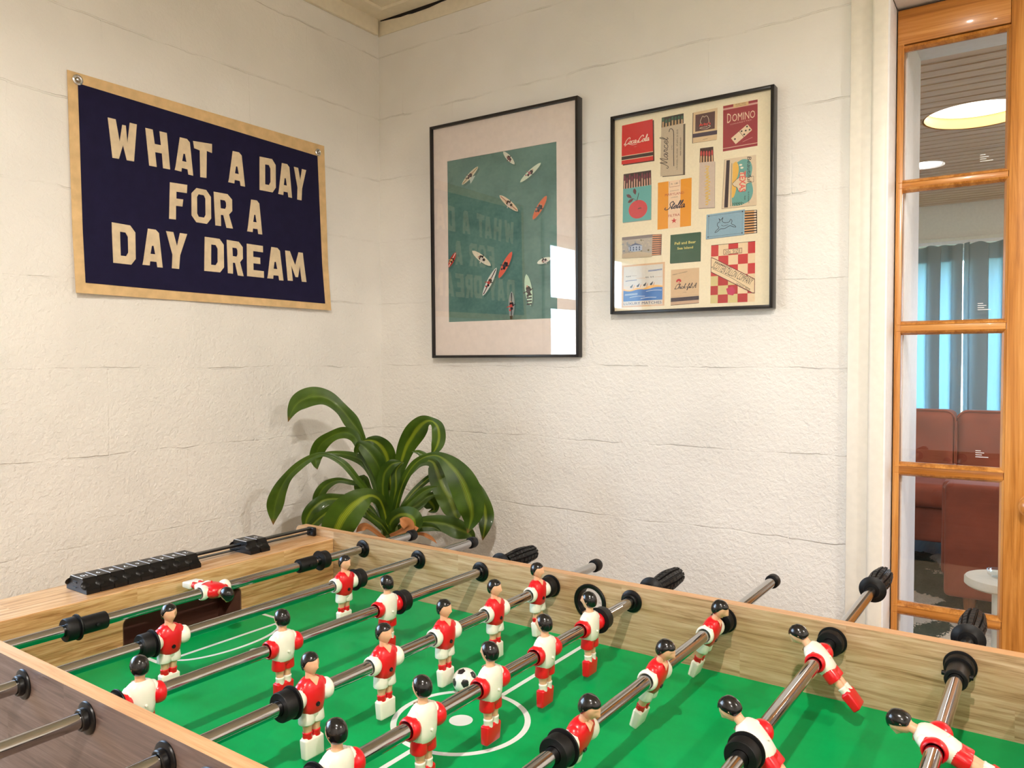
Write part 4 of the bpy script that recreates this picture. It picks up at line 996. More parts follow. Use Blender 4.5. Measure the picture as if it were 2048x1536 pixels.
def endp(u0, u1, name):
    o = MB().box(u0, u1, -W+.0005, -.0005, .60, ZEND, bev=.0012, seg=1, smooth=False).obj(name, [m_oakY, m_goal], table)
    cu = u1 if u0 < 0 else u0; s = 1 if u0 < 0 else -1
    r = .012; pts = []
    for (cy, cz, a0) in ((-GV0-r, GZ-r, 0), (-GV1+r, GZ-r, PI/2)):
        for k in range(6): a = a0+k*PI/10; pts.append((cy+r*math.cos(a), cz+r*math.sin(a)))
    pts += [(-GV1, ZPF-.03), (-GV0, ZPF-.03)]
    c = MB().prism(pts, .09, mtx=T(cu-.075 if s > 0 else cu-.015, 0, 0) @ Matrix(((0, 0, 1, 0), (1, 0, 0, 0), (0, 1, 0, 0), (0, 0, 0, 1)))).obj('cutter', m_goal)
    c.matrix_world = TM; boolean(o, c)
    # dark liner of the goal mouth
    m = MB(); N = len(pts); q = [(p[0], p[1]) for p in pts]
    vs = [(cu-s*.0005, y, z) for y, z in q]+[(cu-s*.074, y, z) for y, z in q]
    cy, cz = (-GV0-GV1)/2, .745
    ins = lambda y, z: (cy+(y-cy)*.985, cz+(z-cz)*.97)
    vs += [(cu-s*.0005, *ins(y, z)) for y, z in q]+[(cu-s*.072, *ins(y, z)) for y, z in q]
    fs = [[N+i for i in range(N)], [3*N+i for i in range(N)]]
    for i in range(N): j = (i+1) % N; fs += [[i, j, N+j, N+i], [2*N+i, 2*N+j, 3*N+j, 3*N+i], [i, j, 2*N+j, 2*N+i]]
    m.add(vs, fs); l = m.obj('goal_liner', m_goal, table)
    return o
endp(-UE, 0, 'end_panel'); endp(LEN, LEN+UE, 'end_panel')
# pitch with its printed lines
m = MB().box(0, LEN, -W, 0, ZPF-.009, ZPF)
VC = W/2
def strip(pts, w, closed=False, z=ZPF+.00015):
    P = [Vector(p) for p in pts]; v = []; f = []; n = len(P)
    for k in range(n):
        t = (P[(k+1) % n]-P[k-1]) if closed else P[min(k+1, n-1)]-P[max(k-1, 0)]
        t.normalize(); nn = Vector((-t.y, t.x))*w/2
        for q in (P[k]-nn, P[k]+nn): v.append((q.x, -q.y, z))
    for k in range(n if closed else n-1): j = (k+1) % n; f.append([2*k, 2*k+1, 2*j+1, 2*j])
    m.add(v, f, 1)
def disc(u, v, r, n=40): m.add([(u+r*math.cos(2*PI*i/n), -v+r*math.sin(2*PI*i/n), ZPF+.00015) for i in range(n)], [list(range(n))], 1)
CRr = .0870
strip([(LEN/2+CRr*math.cos(2*PI*i/72), VC+CRr*math.sin(2*PI*i/72)) for i in range(72)], .0078, True)
disc(LEN/2, VC, .0155)
strip([(LEN/2, 0), (LEN/2, VC-CRr-.003)], .0075); strip([(LEN/2, VC+CRr+.003), (LEN/2, W)], .0075)
for s in (1, -1):
    fu = (lambda u: u) if s > 0 else (lambda u: LEN-u)
    strip([(fu(0), GV0-.006), (fu(.118), GV0-.006)], .007); strip([(fu(0), GV1+.006), (fu(.118), GV1+.006)], .007)
    strip([(fu(.1185), GV0-.0095), (fu(.1185), GV1+.0095)], .007)
    strip([(fu(.1215+.043*math.sin(PI*i/24)), VC-.098*math.cos(PI*i/24)) for i in range(25)], .0065)
    disc(fu(.194), VC, .0085)
m.obj('pitch', [tG.m, m_line], table)
# cabinet under the pitch and legs
m = MB()
for (a0, a1, c0, c1) in ((EX0+.01, EX1-.01, -W-TH+.001, -W), (EX0+.01, EX1-.01, 0, TF-.001)): m.box(a0, a1, c0, c1, .56, .5995)
m.box(EX0+.01, EX1-.01, -W, 0, .55, .572); m.obj('cabinet_bottom', m_walnut, table)
for (a, c) in ((EX0+.06, -W-.0), (EX1-.06, -W-.0), (EX0+.06, 0), (EX1-.06, 0)):
    m = MB().box(a-.045, a+.045, c-.035 if c else c-.055, c+.055 if c else c+.035, .02, .5495, bev=.003); lg = m.obj('leg', m_walnut, table)
    MB().lathe([(.02, 0), (.028, .003), (.028, .012), (.01, .02)], 24, mtx=T(a, c+(.01 if c else -.01), 0)).obj('leveller', m_plas, lg)
# rod bearings on both faces of both sides
bp = [(.0088, 0), (.0178, 0), (.0182, .0012), (.0176, .0026), (.0150, .0036), (.0124, .0040), (.0120, .0085), (.0110, .0095), (.0090, .0095)]
bmesh_b = MB().lathe(bp, 36, axis='Y', cap=False).mesh('bearing', m_plas)
for k in range(8):
    for (v, fl) in ((0, 1), (-TF, 0), (W, 0), (W+TH, 1)):
        o = bpy.data.objects.new('bearing', bmesh_b); COL.objects.link(o); o.parent = table
        o.location = (U1+k*SP, -v, ZROD); o.rotation_euler = (0, 0, PI if fl else 0)
# ball entry rings
for v in (0, W):
    s = 1 if v == 0 else -1
    rr = MB().lathe([(.0225, -.022), (.0225, .001), (.0235, .0028), (.0285, .0034), (.0300, .0015), (.0300, 0), (.0238, 0), (.0238, -.022)], 48, axis='Y', cap=False).obj('ball_entry_ring', m_plas, table)
    rr.location = (LEN/2, -v, .7985); rr.rotation_euler = (0, 0, PI if s > 0 else 0)
    bw = MB().lathe([(.0238, .0180), (.0290, .0186), (.0300, .0200), (.0290, .0222), (.0238, .0226)], 48, axis='Y', cap=False).obj('ball_entry_collar', m_plas, table)
    bw.location = (LEN/2, -v, .7985); bw.rotation_euler = (0, 0, 0 if s > 0 else PI)
# score counter on the left end
sc = empty('score_counter', tuple(tpt(-.060, .33, ZEND)), TA); tag(sc, 'black sliding score counter with numbered beads on the left end of the table', 'score counter')
def L(u, v): return (u+.060, .33-v)
m = MB(); x, y0 = L(-.060, .4992); _, y1 = L(-.060, -.0)
m.box(x-.011, x+.003, y0, y1-.004, .0135, .0175, bev=.001); m.box(x-.011, x+.0, y0, y1-.004, .006, .0075)
m.obj('rail', m_plas, sc)
m = MB().box(x-.012, x+.010, y1-.012, y1-.0035, 0, .0185, bev=.002); m.obj('end_bracket', m_plas, sc)
m_digit = simple('white_digit', srgb(235, 235, 235), .6)
bw_ = .0228
def bead_mesh():
    # cross section across the rail (x), wide foot, scalloped flanks, narrow top with a notch
    sec = [(-.034, 0), (.034, 0), (.034, .0075), (.0285, .0115), (.0245, .0165), (.0225, .0215), (.0195, .0245), (-.0195, .0245), (-.0225, .0215), (-.0245, .0165), (-.0285, .0115), (-.034, .0075)]
    m = MB().prism(sec, bw_-.0007, mtx=T(0, (bw_-.0007)/2, 0) @ RX(PI/2), bev=.0007)
    for s in (1, -1):   # finger scallop: a rounded groove between beads
        m.lathe([(.0003, -.0015), (.0060, -.0010), (.0072, 0), (.0060, .0010), (.0003, .0015)], 20, mtx=T(s*.0262, -bw_/2+.002, .0135) @ RY(s*1.05) @ RX(PI*0))
    return m.mesh('score_bead', m_plas)
bme = bead_mesh(); vstart = .4985
pos = [(vstart-i*bw_-bw_/2) for i in range(9)]+[.1765, .1765-bw_-.0012]
nums = ['10', '9', '8', '7', '6', '5', '4', '3', '2', '1', '0']
for v, n_ in zip(pos, nums):
    o = bpy.data.objects.new('score_bead', bme); COL.objects.link(o); o.parent = sc; x, y = L(-.060, v); o.location = (x, y, 0)
    vs, fs, w_, h_2 = text_mesh(n_, .02); s_ = .0105/h_2
    mm = MB().add([((b_-h_2/2)*s_+.002, -(a-w_/2)*s_*.9, .0247) for a, b_ in vs], fs)
    mm.box(-.019, .019, -bw_/2+.0008, -bw_/2+.0014, .0240, .0247)
    mm.obj('numeral', m_digit, o)

# ------------------------------------------------------------------ players
m_skin = simple('player_skin', srgb(228, 174, 138), .38, coat=.2); m_hair = simple('player_hair', srgb(14, 13, 16), .22, coat=.3)
m_red = simple('red_plastic', srgb(218, 12, 28), .30, coat=.25); m_wht = simple('white_plastic', srgb(240, 234, 220), .34, coat=.2)
m_screw = simple('black_screw', srgb(18, 18, 20), .3)
def build_player_meshes():
    G = {}
    m = MB()   # skin: head, face, neck, V of the collar and legs
    n = 28; zc, rx, ry, rz = .0362, .0108, .0094, .0128
    vs = []; fs = []; nr = 18
    for j in range(nr+1):
        th = PI*j/nr; zz = -math.cos(th); r = math.sin(th)**.85
        for i in range(n):
            a = 2*PI*i/n; x = math.cos(a)*r; y = math.sin(a)*r
            f = 1.0-(.20*max(0, -zz))*(1 if x > 0 else .9)         # chin tapers
            px, py, pz = x*rx*f, y*ry*(f-.08*max(0, -zz)), zc+zz*rz
            if x > 0:                                         # face: nose, brow, chin, eye hollows
                yy = y*ry
                px += .0036*math.exp(-(yy/.0015)**2-((pz-.0335)/.0026)**2)+.0018*math.exp(-(yy/.0012)**2-((pz-.0375)/.0035)**2)
                px += .0014*math.exp(-(yy/.0060)**2-((pz-.0400)/.0014)**2)
                px += .0018*math.exp(-(yy/.0034)**2-((pz-.0262)/.0018)**2)+.0012*math.exp(-(yy/.0028)**2-((pz-.0300)/.0009)**2)
                for s in (1, -1): px -= .0020*math.exp(-((yy-s*.0035)/.0018)**2-((pz-.0374)/.0014)**2)
            vs.append((px+.0008, py, pz))
    for j in range(nr):
        for i in range(n): k = (i+1) % n; fs.append([j*n+i, j*n+k, (j+1)*n+k, (j+1)*n+i])
    m.add(vs, fs, 0, True)
    for s in (1, -1): m.loft([(-.0005, s*.0086, .0320, .0006, .0005), (-.0003, s*.0092, .0335, .0012, .0008), (-.0005, s*.0095, .0355, .0014, .0008), (-.0005, s*.0092, .0370, .0006, .0005)], 10)
    m.loft([(-.0003, 0, .012, .0062, .0070), (-.0005, 0, .0185, .0056, .0062), (-.0002, 0, .0230, .0052, .0055), (0, 0, .0290, .0056, .0058)], 20)
    m.add([(.0088, .0056, .0196), (.0088, -.0056, .0196), (.0112, 0, .0118), (.004, .005, .0215), (.004, -.005, .0215)], [[0, 2, 1], [0, 1, 4, 3]], 0, True)
    m.loft([(0, 0, -.0300, .005, .0108), (0, 0, .0, .0082, .010), (0, 0, .0150, .005, .006)], 20)
    for s in (1, -1):
        m.loft([(0, s*.0062, -.0280, .0058, .0058), (.0004, s*.0061, -.0340, .0056, .0056), (.0002, s*.0059, -.0400, .0050, .0052), (-.0003, s*.0058, -.0450, .0046, .0050), (0, s*.0058, -.0510, .0044, .0048)], 18)
    G['skin'] = m
    m = MB()   # hair: a cap over the crown and the back with a swept front
    vs = []; fs = []; nr = 12; n = 32
    for j in range(nr+1):
        for i in range(n):
            a = 2*PI*i/n; c = math.cos(a)
            low = -.62 if c < -.25 else (-.62+(c+.25)/.45*.62 if c < .2 else (.0+(c-.2)/.35*.46 if c < .55 else .46+.10*math.sin(math.sin(a)*2.4)))
            zt = 1-(1-low)*(j/nr); th = math.acos(max(-1, min(1, zt))); r = math.sin(th)**.85
            g = 1.10 if j < nr else 1.02
            bulge = .0010*max(0, c)*math.exp(-((zt-.62)/.25)**2)
            vs.append((c*r*rx*g+.0003+bulge, math.sin(a)*r*ry*g*(1-.0*zt), zc+zt*rz*(1.055 if zt > 0 else 1.0)))
    for j in range(nr):
        for i in range(n): k = (i+1) % n; fs.append([j*n+i, j*n+k, (j+1)*n+k, (j+1)*n+i])
    m.add(vs, fs, 0, True); G['hair'] = m
    m = MB()   # shirt
    m.loft([(0, 0, -.0205, .0085, .0120, 2.4), (0, 0, -.0185, .0102, .0148, 2.5), (.0002, 0, -.010, .0118, .0162, 2.5), (.0004, 0, -.002, .0124, .0172, 2.5), (.0004, 0, .006, .0122, .0178, 2.5), (.0001, 0, .012, .0112, .0174, 2.4), (-.0002, 0, .0162, .0095, .0152, 2.3), (-.0003, 0, .0192, .0078, .0116, 2.2), (-.0003, 0, .0208, .0062, .0080, 2.1), (-.0003, 0, .0200, .0050, .0060, 2.)], 32)
    for s in (1, -1):    # upper arms run from the shoulder down to the rod sleeve
        m.loft([(0, s*.0150, -.004, .0085, .0062), (.0002, s*.0165, .004, .0086, .0062), (.0, s*.0158, .0110, .0074, .0056), (0, s*.0135, .0158, .0052, .0046), (0, s*.0120, .0172, .002, .002)], 20)
    m.lathe([(.0002, 0), (.0017, .0002), (.0014, .0022), (.0002, .0026)], 16, mtx=T(-.0118, 0, -.0060) @ RY(-PI/2)); G['shirt'] = m
    m = MB()   # sleeves: rounded collars round the rod
    for s, nm in ((1, 'sleeve'), (-1, 'sleeve2')):
        m = MB(); G[nm] = m
        m.lathe([(.0090, s*.0252), (.0093, s*.0262), (.0106, s*.0266), (.0119, s*.0254), (.0126, s*.0226), (.0126, s*.0192), (.0118, s*.0165), (.0100, s*.0135), (.0050, s*.0090)], 32, axis='Y', cap=False)
        m.loft([(0, s*.0205, .0, .0112, .0050, 2.2), (0, s*.0195, .0070, .0098, .0048, 2.1), (0, s*.0175, .0115, .0066, .0040), (0, s*.0160, .0140, .0028, .0022)], 20)
    pass
    m = MB()   # shorts
    for s in (1, -1): m.loft([(.0003, s*.0072, -.0315, .0086, .0084, 2.3), (.0005, s*.0072, -.0300, .0092, .0090, 2.4), (.0003, s*.0070, -.0240, .0090, .0088, 2.4), (0, s*.0066, -.0150, .0088, .0084, 2.3)], 22)
    m.loft([(0, 0, -.0250, .0070, .0080, 2.2), (0, 0, -.0230, .0088, .0135, 2.4), (0, 0, -.0130, .0088, .0138, 2.4)], 28); G['shorts'] = m
    for s, nm in ((1, 'sock'), (-1, 'sock2')):
        m = MB(); G[nm] = m
        m.loft([(0, s*.0059, -.0510, .0056, .0060), (0, s*.0059, -.0440, .0054, .0058), (0, s*.0059, -.0432, .0058, .0062), (0, s*.0059, -.0418, .0056, .0060), (0, s*.0059, -.0413, .0048, .0052)], 20)
    m = MB().box(-.0055, .0065, -.0138, .0138, -.0722, -.0490, bev=.0022, seg=3)
    m.v = [(x-(.0000 if z > -.06 else (.0 if x > 0 else -.0018)), y, z+(.0 if y < 0 else .0)) for x, y, z in m.v]
    for s in (1, -1): m.box(-.0045, .0048, s*.0060-.0062, s*.0060+.0062, -.0520, -.0476, bev=.0016)
    G['boot'] = m
    m = MB().lathe([(.0002, .0013), (.0012, .0009), (.0016, .0016), (.0026, .0016), (.0028, .0010), (.0028, -.001), (.0002, -.001)], 20, mtx=T(.0118, 0, -.0085) @ RY(PI/2), cap=False); G['screw'] = m
    return G
GP = build_player_meshes()
def team(shirt, sleeve, shorts, sock, boot, pre):
    o = {}
    for k, mt in (('skin', m_skin), ('hair', m_hair), ('shirt', shirt), ('sleeve', sleeve), ('sleeve2', sleeve), ('shorts', shorts), ('sock', sock), ('sock2', sock), ('boot', boot), ('screw', m_screw)):
        me = GP[k].mesh(k, mt); me.set_sharp_from_angle(angle=math.radians(60)); o[k] = me
    return o
RED = team(m_red, m_wht, m_wht, m_red, m_wht, 'r'); _sc = m_screw; m_screw = m_wht; WHT = team(m_wht, m_red, m_red, m_wht, m_red, 'w'); m_screw = _sc
def player(rod, tm, v, tilt, facing):
    p = bpy.data.objects.new('player_figure', tm['skin']); COL.objects.link(p); p.parent = rod
    p.location = (0, W/2-v, 0); p.rotation_euler = (0, math.radians(tilt), 0 if facing > 0 else PI)
    p['label'] = 'figure in red shirt and white shorts' if tm is RED else 'figure in white shirt and red shorts'
    for k in ('hair', 'shirt', 'sleeve', 'sleeve2', 'shorts', 'sock', 'sock2', 'boot', 'screw'):
        c = bpy.data.objects.new({'sleeve2': 'sleeve', 'sock2': 'sock', 'boot': 'boots'}.get(k, k), tm[k]); COL.objects.link(c); c.parent = p
    return p
# bumper: rubber drum with a thin flange; d = +1 flange toward the camera side
def bumper_mesh(long=False):
    m = MB(); m.lathe([(.0088, -.009), (.0160, -.009), (.0168, -.0078), (.0168, .0052), (.0160, .0062), (.0150, .0066), (.0150, .0076), (.0188, .0080), (.0192, .0090), (.0188, .0102), (.0088, .0104)], 40, axis='Y', cap=False)
    for k in range(8): a = k*PI/4; m.lathe([(.0016, 0), (.0016, .0006)], 10, mtx=T(.0125*math.cos(a), .0093, .0125*math.sin(a)) @ RX(PI/2))
    return m.mesh('bumper', m_rub)
BUMP = bumper_mesh()
COLLAR = MB().lathe([(.0088, 0), (.0125, 0), (.0130, .001), (.0130, .036), (.0122, .037), (.0088, .037)], 32, axis='Y', cap=False)
for a in (0, PI): COLLAR.lathe([(.003, 0), (.003, .0045), (.002, .0050)], 14, mtx=RY(a) @ T(.0122, .018, 0) @ RY(PI/2))
COLLAR = COLLAR.mesh('collar', m_rub)
def grip_mesh():
    def f(a, h): return 1.
    m = MB(); n = 96; prof = []
    L0, L1 = .012, .110
    hs = [L0+(L1-L0)*i/60 for i in range(61)]
    vs = []; fs = []
    for h in hs:
        t = (h-L0)/(L1-L0); base = .0165*(1-.10*math.cos(PI*t*2))*(1 if t < .93 else math.sqrt(max(.05, 1-((t-.93)/.07)**2*.55)))
        ring = 1. if ((h-L0) % .0125) > .0018 or t > .95 else .90
        for i in range(n):
            a = 2*PI*i/n; g = .80 if (i % 8) in (0, 1) else 1.
            vs.append((base*min(g, ring)*math.cos(a), h, base*min(g, ring)*math.sin(a)))
    for k in range(len(hs)-1):
        for i in range(n): j = (i+1) % n; fs.append([k*n+i, k*n+j, (k+1)*n+j, (k+1)*n+i])
    fs.append([(len(hs)-1)*n+i for i in range(n)]); m.add(vs, fs, 0, False)
    m.lathe([(.0086, 0), (.0195, -.001), (.0215, -.003), (.0215, -.005), (.0150, -.008), (.0120, -.0125), (.0086, -.0125)], 40, axis='Y', cap=False)
    return m.mesh('grip', m_rub)
GRIP = grip_mesh()
CAPM = MB().lathe([(.0086, 0), (.0112, 0), (.0118, .002), (.0118, .014), (.0105, .0175), (.0002, .018)], 32, axis='Y').mesh('end_cap', m_rub)
def rod(k, vfar, vnear, men, tm, tilt, facing, bumps, collars, grip_far, label):
    r = empty('foosball_rod', tuple(tpt(U1+(k-1)*SP, W/2, ZROD)), TA); tag(r, label, 'foosball rod')
    yf, yn = W/2-vfar, W/2-vnear
    MB().lathe([(.0084, yf), (.0084, yn)], 32, axis='Y').obj('steel_tube', m_chr, r)
    for v in men: player(r, tm, v, tilt, facing)
    for v, fl in bumps:
        b = bpy.data.objects.new('bumper', BUMP); COL.objects.link(b); b.parent = r; b.location = (0, W/2-v, 0); b.rotation_euler = (0, 0, 0 if fl < 0 else PI)
    for v, fl in collars:
        b = bpy.data.objects.new('collar', COLLAR); COL.objects.link(b); b.parent = r; b.location = (0, W/2-v, 0); b.rotation_euler = (0, 0, PI if fl > 0 else 0)
    for far in (True, False):
        me = GRIP if far == grip_far else CAPM
        g = bpy.data.objects.new('grip' if me is GRIP else 'end_cap', me); COL.objects.link(g); g.parent = r
        if me is GRIP:
            g.location = (0, (yf-.100) if far else (yn+.100), 0); g.rotation_euler = (.0 if far else 0, 0.3*k, 0 if far else PI)
        else: g.location = (0, yf-.006 if far else yn+.006, 0); g.rotation_euler = (0, 0, 0 if far else PI)
    return r
# bumper flange direction: fl=+1 flange on the camera side, -1 on the wall side
rod(1, -.144, 1.02, [.345], RED, 91, 1, [(.577, -1), (.107, 1)], [(.527, 1), (.167, -1)], False, 'leftmost rod, one red goalkeeper lying horizontal before the goal')
rod(2, -.166, 1.00, [.192, .517], RED, 2, 1, [(.550, -1), (.160, 1)], [], False, 'second rod from the left with two upright red shirted figures')
rod(3, -.166, .99, [.242, .443, .643], WHT, 1, -1, [(.678, -1), (.209, 1)], [], True, 'third rod from the left with three upright white shirted figures')
rod(4, -.154, .99, [.044, .164, .284, .404, .524], RED, -1, 1, [(.560, -1), (.0115, -1)], [], False, 'fourth rod from the left with five upright red shirted figures')
rod(5, -.177, .96, [.137, .258, .379, .500, .621], WHT, 1, -1, [(.656, -1), (.103, 1)], [], True, 'fifth rod from the left with five upright white shirted figures')
rod(6, -.239, .93, [.058, .245, .433], RED, 21, 1, [(.472, -1), (.0115, -1)], [], False, 'sixth rod from the left with three red shirted figures leaning forward')
rod(7, -.390, .80, [.075, .338], WHT, 44, -1, [(.374, -1), (.0115, -1)], [], True, 'seventh rod from the left with two white shirted figures tilted halfway')
rod(8, -.215, .97, [.238], WHT, 69, -1, [(.52, -1), (.0115, -1)], [(.019, 1)], True, 'rightmost rod, one white shirted goalkeeper tilted nearly flat')
# ball
tB = NT('football_plastic'); tB.bsdf(srgb(238, 236, 230), .3, coat=.3)
bm_ = bmesh.new(); bmesh.ops.create_icosphere(bm_, subdivisions=4, radius=1)
ico = bmesh.new(); bmesh.ops.create_icosphere(ico, subdivisions=1, radius=1); C12 = [v.co.normalized() for v in ico.verts]; ico.free()
C20 = []
m_bb = simple('ball_black_panel', srgb(28, 26, 30), .3, coat=.3)
rotB = Matrix.Rotation(.5, 3, 'Z') @ Matrix.Rotation(.35, 3, 'X') @ Matrix.Rotation(-.25, 3, 'Y')
import itertools
R_ = .0175
def ball():
    m = MB(); b = bmesh.new(); bmesh.ops.create_icosphere(b, subdivisions=5, radius=1)
    cs = [rotB @ c for c in C12]
    nb = {}
    vs = []; idx = []
    for v in b.verts:
        d = v.co.normalized(); best = max(cs, key=lambda c: c.dot(d)); ang = math.acos(min(1, best.dot(d)))
        # regular pentagon radius at this azimuth
        ns = sorted(cs, key=lambda c: -c.dot(best))[1:6]
        e1_ = (ns[0]-best*ns[0].dot(best)).normalized(); e2_ = best.cross(e1_)
        q = d-best*d.dot(best); az = math.atan2(q.dot(e2_), q.dot(e1_))
        rp = .29*math.cos(PI/5)/math.cos(((az+2*PI) % (2*PI/5))-PI/5)*1.12
        idx.append(ang < rp*1.12); dep = 1-.012*math.exp(-((ang-rp*1.12)/.025)**2)
        vs.append(d*R_*dep)
    b.verts.index_update()
    w_ = [[v.index for v in f.verts] for f in b.faces]
    m.add(vs, [f for f in w_ if sum(idx[i] for i in f) < 2], 0, True)
    k = len(m.v); 
    m.f += [f for f in w_ if sum(idx[i] for i in f) >= 2]; nn = len(m.f)-len(m.mi); m.mi += [1]*nn; m.sm += [True]*nn
    b.free(); return m.obj('ball', [tB.m, m_bb], auto=180)
o = ball(); o.location = tpt(.5746, .2738, ZPF+R_); tag(o, 'small black and white football on the green pitch by the centre circle', 'ball')
# ------------------------------------------------------------------ potted plant in the corner
tL = NT('leaf'); tL.bsdf((.05, .15, .02, 1), .38, coat=.05, spec=.35)
uv = tL.n('ShaderNodeUVMap'); sp_ = tL.n('ShaderNodeSeparateXYZ'); tL.l(uv.outputs[0], sp_.inputs[0])
oi = tL.n('ShaderNodeObjectInfo')
wob = tL.noise(tL.coord('Object'), 26, 3)
xx = tL.math('ADD', sp_.outputs[0], tL.math('MULTIPLY', tL.math('SUBTRACT', wob, .5), .10))
dist = tL.math('ABSOLUTE', tL.math('SUBTRACT', xx, .5))
core = tL.ramp(dist, [(.0, (1, 1, 1, 1)), (.06, (.8, .8, .8, 1)), (.12, (0, 0, 0, 1))])
fine = tL.math('SINE', tL.math('MULTIPLY', sp_.outputs[0], 130.)); fine = tL.math('MULTIPLY_ADD', fine, .32, .62)
wide = tL.n('ShaderNodeAttribute', attribute_type='OBJECT', attribute_name='stripe')
f = tL.math('MULTIPLY', tL.math('MULTIPLY', core, fine), wide.outputs['Fac'])
grn = tL.ramp(tL.noise(tL.coord('Object', (1, 1, 1)), 12, 3), [(.3, srgb(38, 62, 12)), (.7, srgb(76, 104, 26))])
mid = tL.math('LESS_THAN', tL.math('ABSOLUTE', tL.math('SUBTRACT', sp_.outputs[0], .5)), .012)
col = tL.mix(f, grn, srgb(168, 180, 40)); col = tL.mix(tL.math('MULTIPLY', mid, .35), col, srgb(120, 160, 60))
tip = tL.ramp(sp_.outputs[1], [(.955, (0, 0, 0, 1)), (.985, (1, 1, 1, 1))]); col = tL.mix(tip, col, srgb(120, 84, 40))
tL.l(col, tL.b.inputs['Base Color'])
tr = tL.n('ShaderNodeBsdfTranslucent'); tL.l(col, tr.inputs[0])
ms = tL.n('ShaderNodeMixShader'); ms.inputs[0].default_value = .22; tL.l(tL.b.outputs[0], ms.inputs[1]); tL.l(tr.outputs[0], ms.inputs[2]); tL.l(ms.outputs[0], tL.out.inputs[0])
tL.bump(tL.math('SINE', tL.math('MULTIPLY', sp_.outputs[0], 210.)), .12, .0006)
m_leaf = tL.m
m_stem = simple('cane_stem', srgb(104, 118, 56), .6); m_dry = simple('dry_leaf', srgb(178, 116, 66), .7)
PD = 2.1
KP = 2048/520
def pp(x, y): return (500+x/KP, 750+y/KP)
pc = at_d(*pp(1100, 1260), PD)
plant = empty('potted_plant', (pc.x, pc.y, 0)); tag(plant, 'corn plant with arching yellow striped green leaves in the corner', 'plant')
def cat(P, n=7):
    out = []; Q = [P[0]]+list(P)+[P[-1]]
    for i in range(1, len(Q)-2):
        for k in range(n):
            t = k/n; a, b, c, d = Q[i-1], Q[i], Q[i+1], Q[i+2]
            out.append(tuple(.5*((2*b[j])+(-a[j]+c[j])*t+(2*a[j]-5*b[j]+4*c[j]-d[j])*t*t+(-a[j]+3*b[j]-3*c[j]+d[j])*t**3) for j in range(len(b))))
    out.append(tuple(P[-1])); return out
def leaf(pts, stripe=.3, fold=.22, mat=None, roll0=0., roll1=0., wave=.07):
    """pts: (x, y, width, depth offset) in crop pixels / metres"""
    S = cat(pts); n = len(S); C3 = []; Wd = []
    for (x, y, w, d) in S:
        C3.append(at_d(*pp(x, y), PD+d)); Wd.append(max(0, w)/KP/FPX*(PD+d)*.5)
    vs = []; fs = []; uvs = []; cols = 9
    side = None
    for k in range(n):
        t = (C3[min(k+1, n-1)]-C3[max(k-1, 0)]).normalized(); view = (C3[k]-CAMP).normalized()
        s = t.cross(view)
        if s.length < .15: s = side.copy() if side else Vector((1, 0, 0))
        s.normalize()
        if side and s.dot(side) < 0: s = -s
        side = s; nn = s.cross(t).normalized()
        if nn.dot(view) > 0: nn = -nn      # toward the camera
        q = k/(n-1); ro = math.radians(roll0+(roll1-roll0)*q); s2 = s*math.cos(ro)+nn*math.sin(ro); n2 = nn*math.cos(ro)-s*math.sin(ro)
        for j in range(cols):
            e = j/(cols-1)*2-1; ae = abs(e)
            wv = wave*math.sin(q*19+e*2)*ae
            vs.append(C3[k]+s2*(Wd[k]/max(.4, math.cos(ro)))*e+n2*Wd[k]*(fold*(1-(1-ae)**1.6)-.22*fold*ae*ae+wv)); uvs.append((j/(cols-1), q))
    vs = [v-Vector((pc.x, pc.y, 0)) for v in vs]
    for k in range(n-1):
        for j in range(cols-1): a = k*cols+j; fs.append([a, a+1, a+cols+1, a+cols])
    me = bpy.data.meshes.new('leaf'); me.from_pydata(vs, [], fs); me.materials.append(mat or m_leaf)
    ul = me.uv_layers.new(name='UVMap')
    for p in me.polygons:
        p.use_smooth = True
        for li in p.loop_indices: ul.data[li].uv = uvs[me.loops[li].vertex_index]
    o = bpy.data.objects.new('leaf', me); COL.objects.link(o); o.parent = plant; o['stripe'] = stripe; return o
B = (1095, 1240)
# back layer first
leaf([(1090, 1200, 40, .03), (1050, 1020, 44, .04), (1000, 850, 46, .05), (930, 640, 44, .05), (872, 470, 60, .04), (800, 370, 118, .03), (715, 265, 96, .02), (610, 185, 120, .02), (500, 170, 150, .02), (400, 205, 140, .02), (340, 270, 86, .02), (298, 372, 0, .02)], .12, .25, roll1=20)
leaf([(1085, 1200, 40, -.02), (1020, 980, 44, -.03), (940, 740, 50, -.03), (860, 560, 60, -.02), (815, 480, 84, -.01), (740, 452, 92, .0), (650, 478, 84, .0), (560, 545, 110, .01), (518, 640, 104, .02), (520, 700, 60, .02), (532, 746, 0, .02)], .08, .2, roll1=-25)
leaf([(1070, 1180, 30, -.04), (1010, 1020, 36, -.07), (930, 925, 44, -.10), (850, 830, 52, -.12), (755, 715, 56, -.13), (660, 650, 46, -.13), (570, 625, 36, -.13), (480, 655, 54, -.12), (385, 718, 70, -.11), (300, 800, 76, -.1), (240, 900, 110, -.09), (205, 1000, 130, -.08), (190, 1080, 96, -.07), (183, 1182, 0, -.07)], .08, .25, roll1=15)
leaf([(1080, 1180, 40, 0), (1030, 950, 50, 0), (960, 770, 72, 0), (900, 690, 76, 0), (820, 645, 70, .01), (720, 622, 50, .02), (640, 612, 26, .02), (568, 612, 0, .02)], .1, .25)
leaf([(1095, 1180, 50, .05), (1110, 900, 70, .06), (1095, 720, 120, .05), (1060, 600, 150, .03), (1000, 535, 120, .01), (940, 515, 60, .0), (885, 522, 0, -.01)], .85, .2)
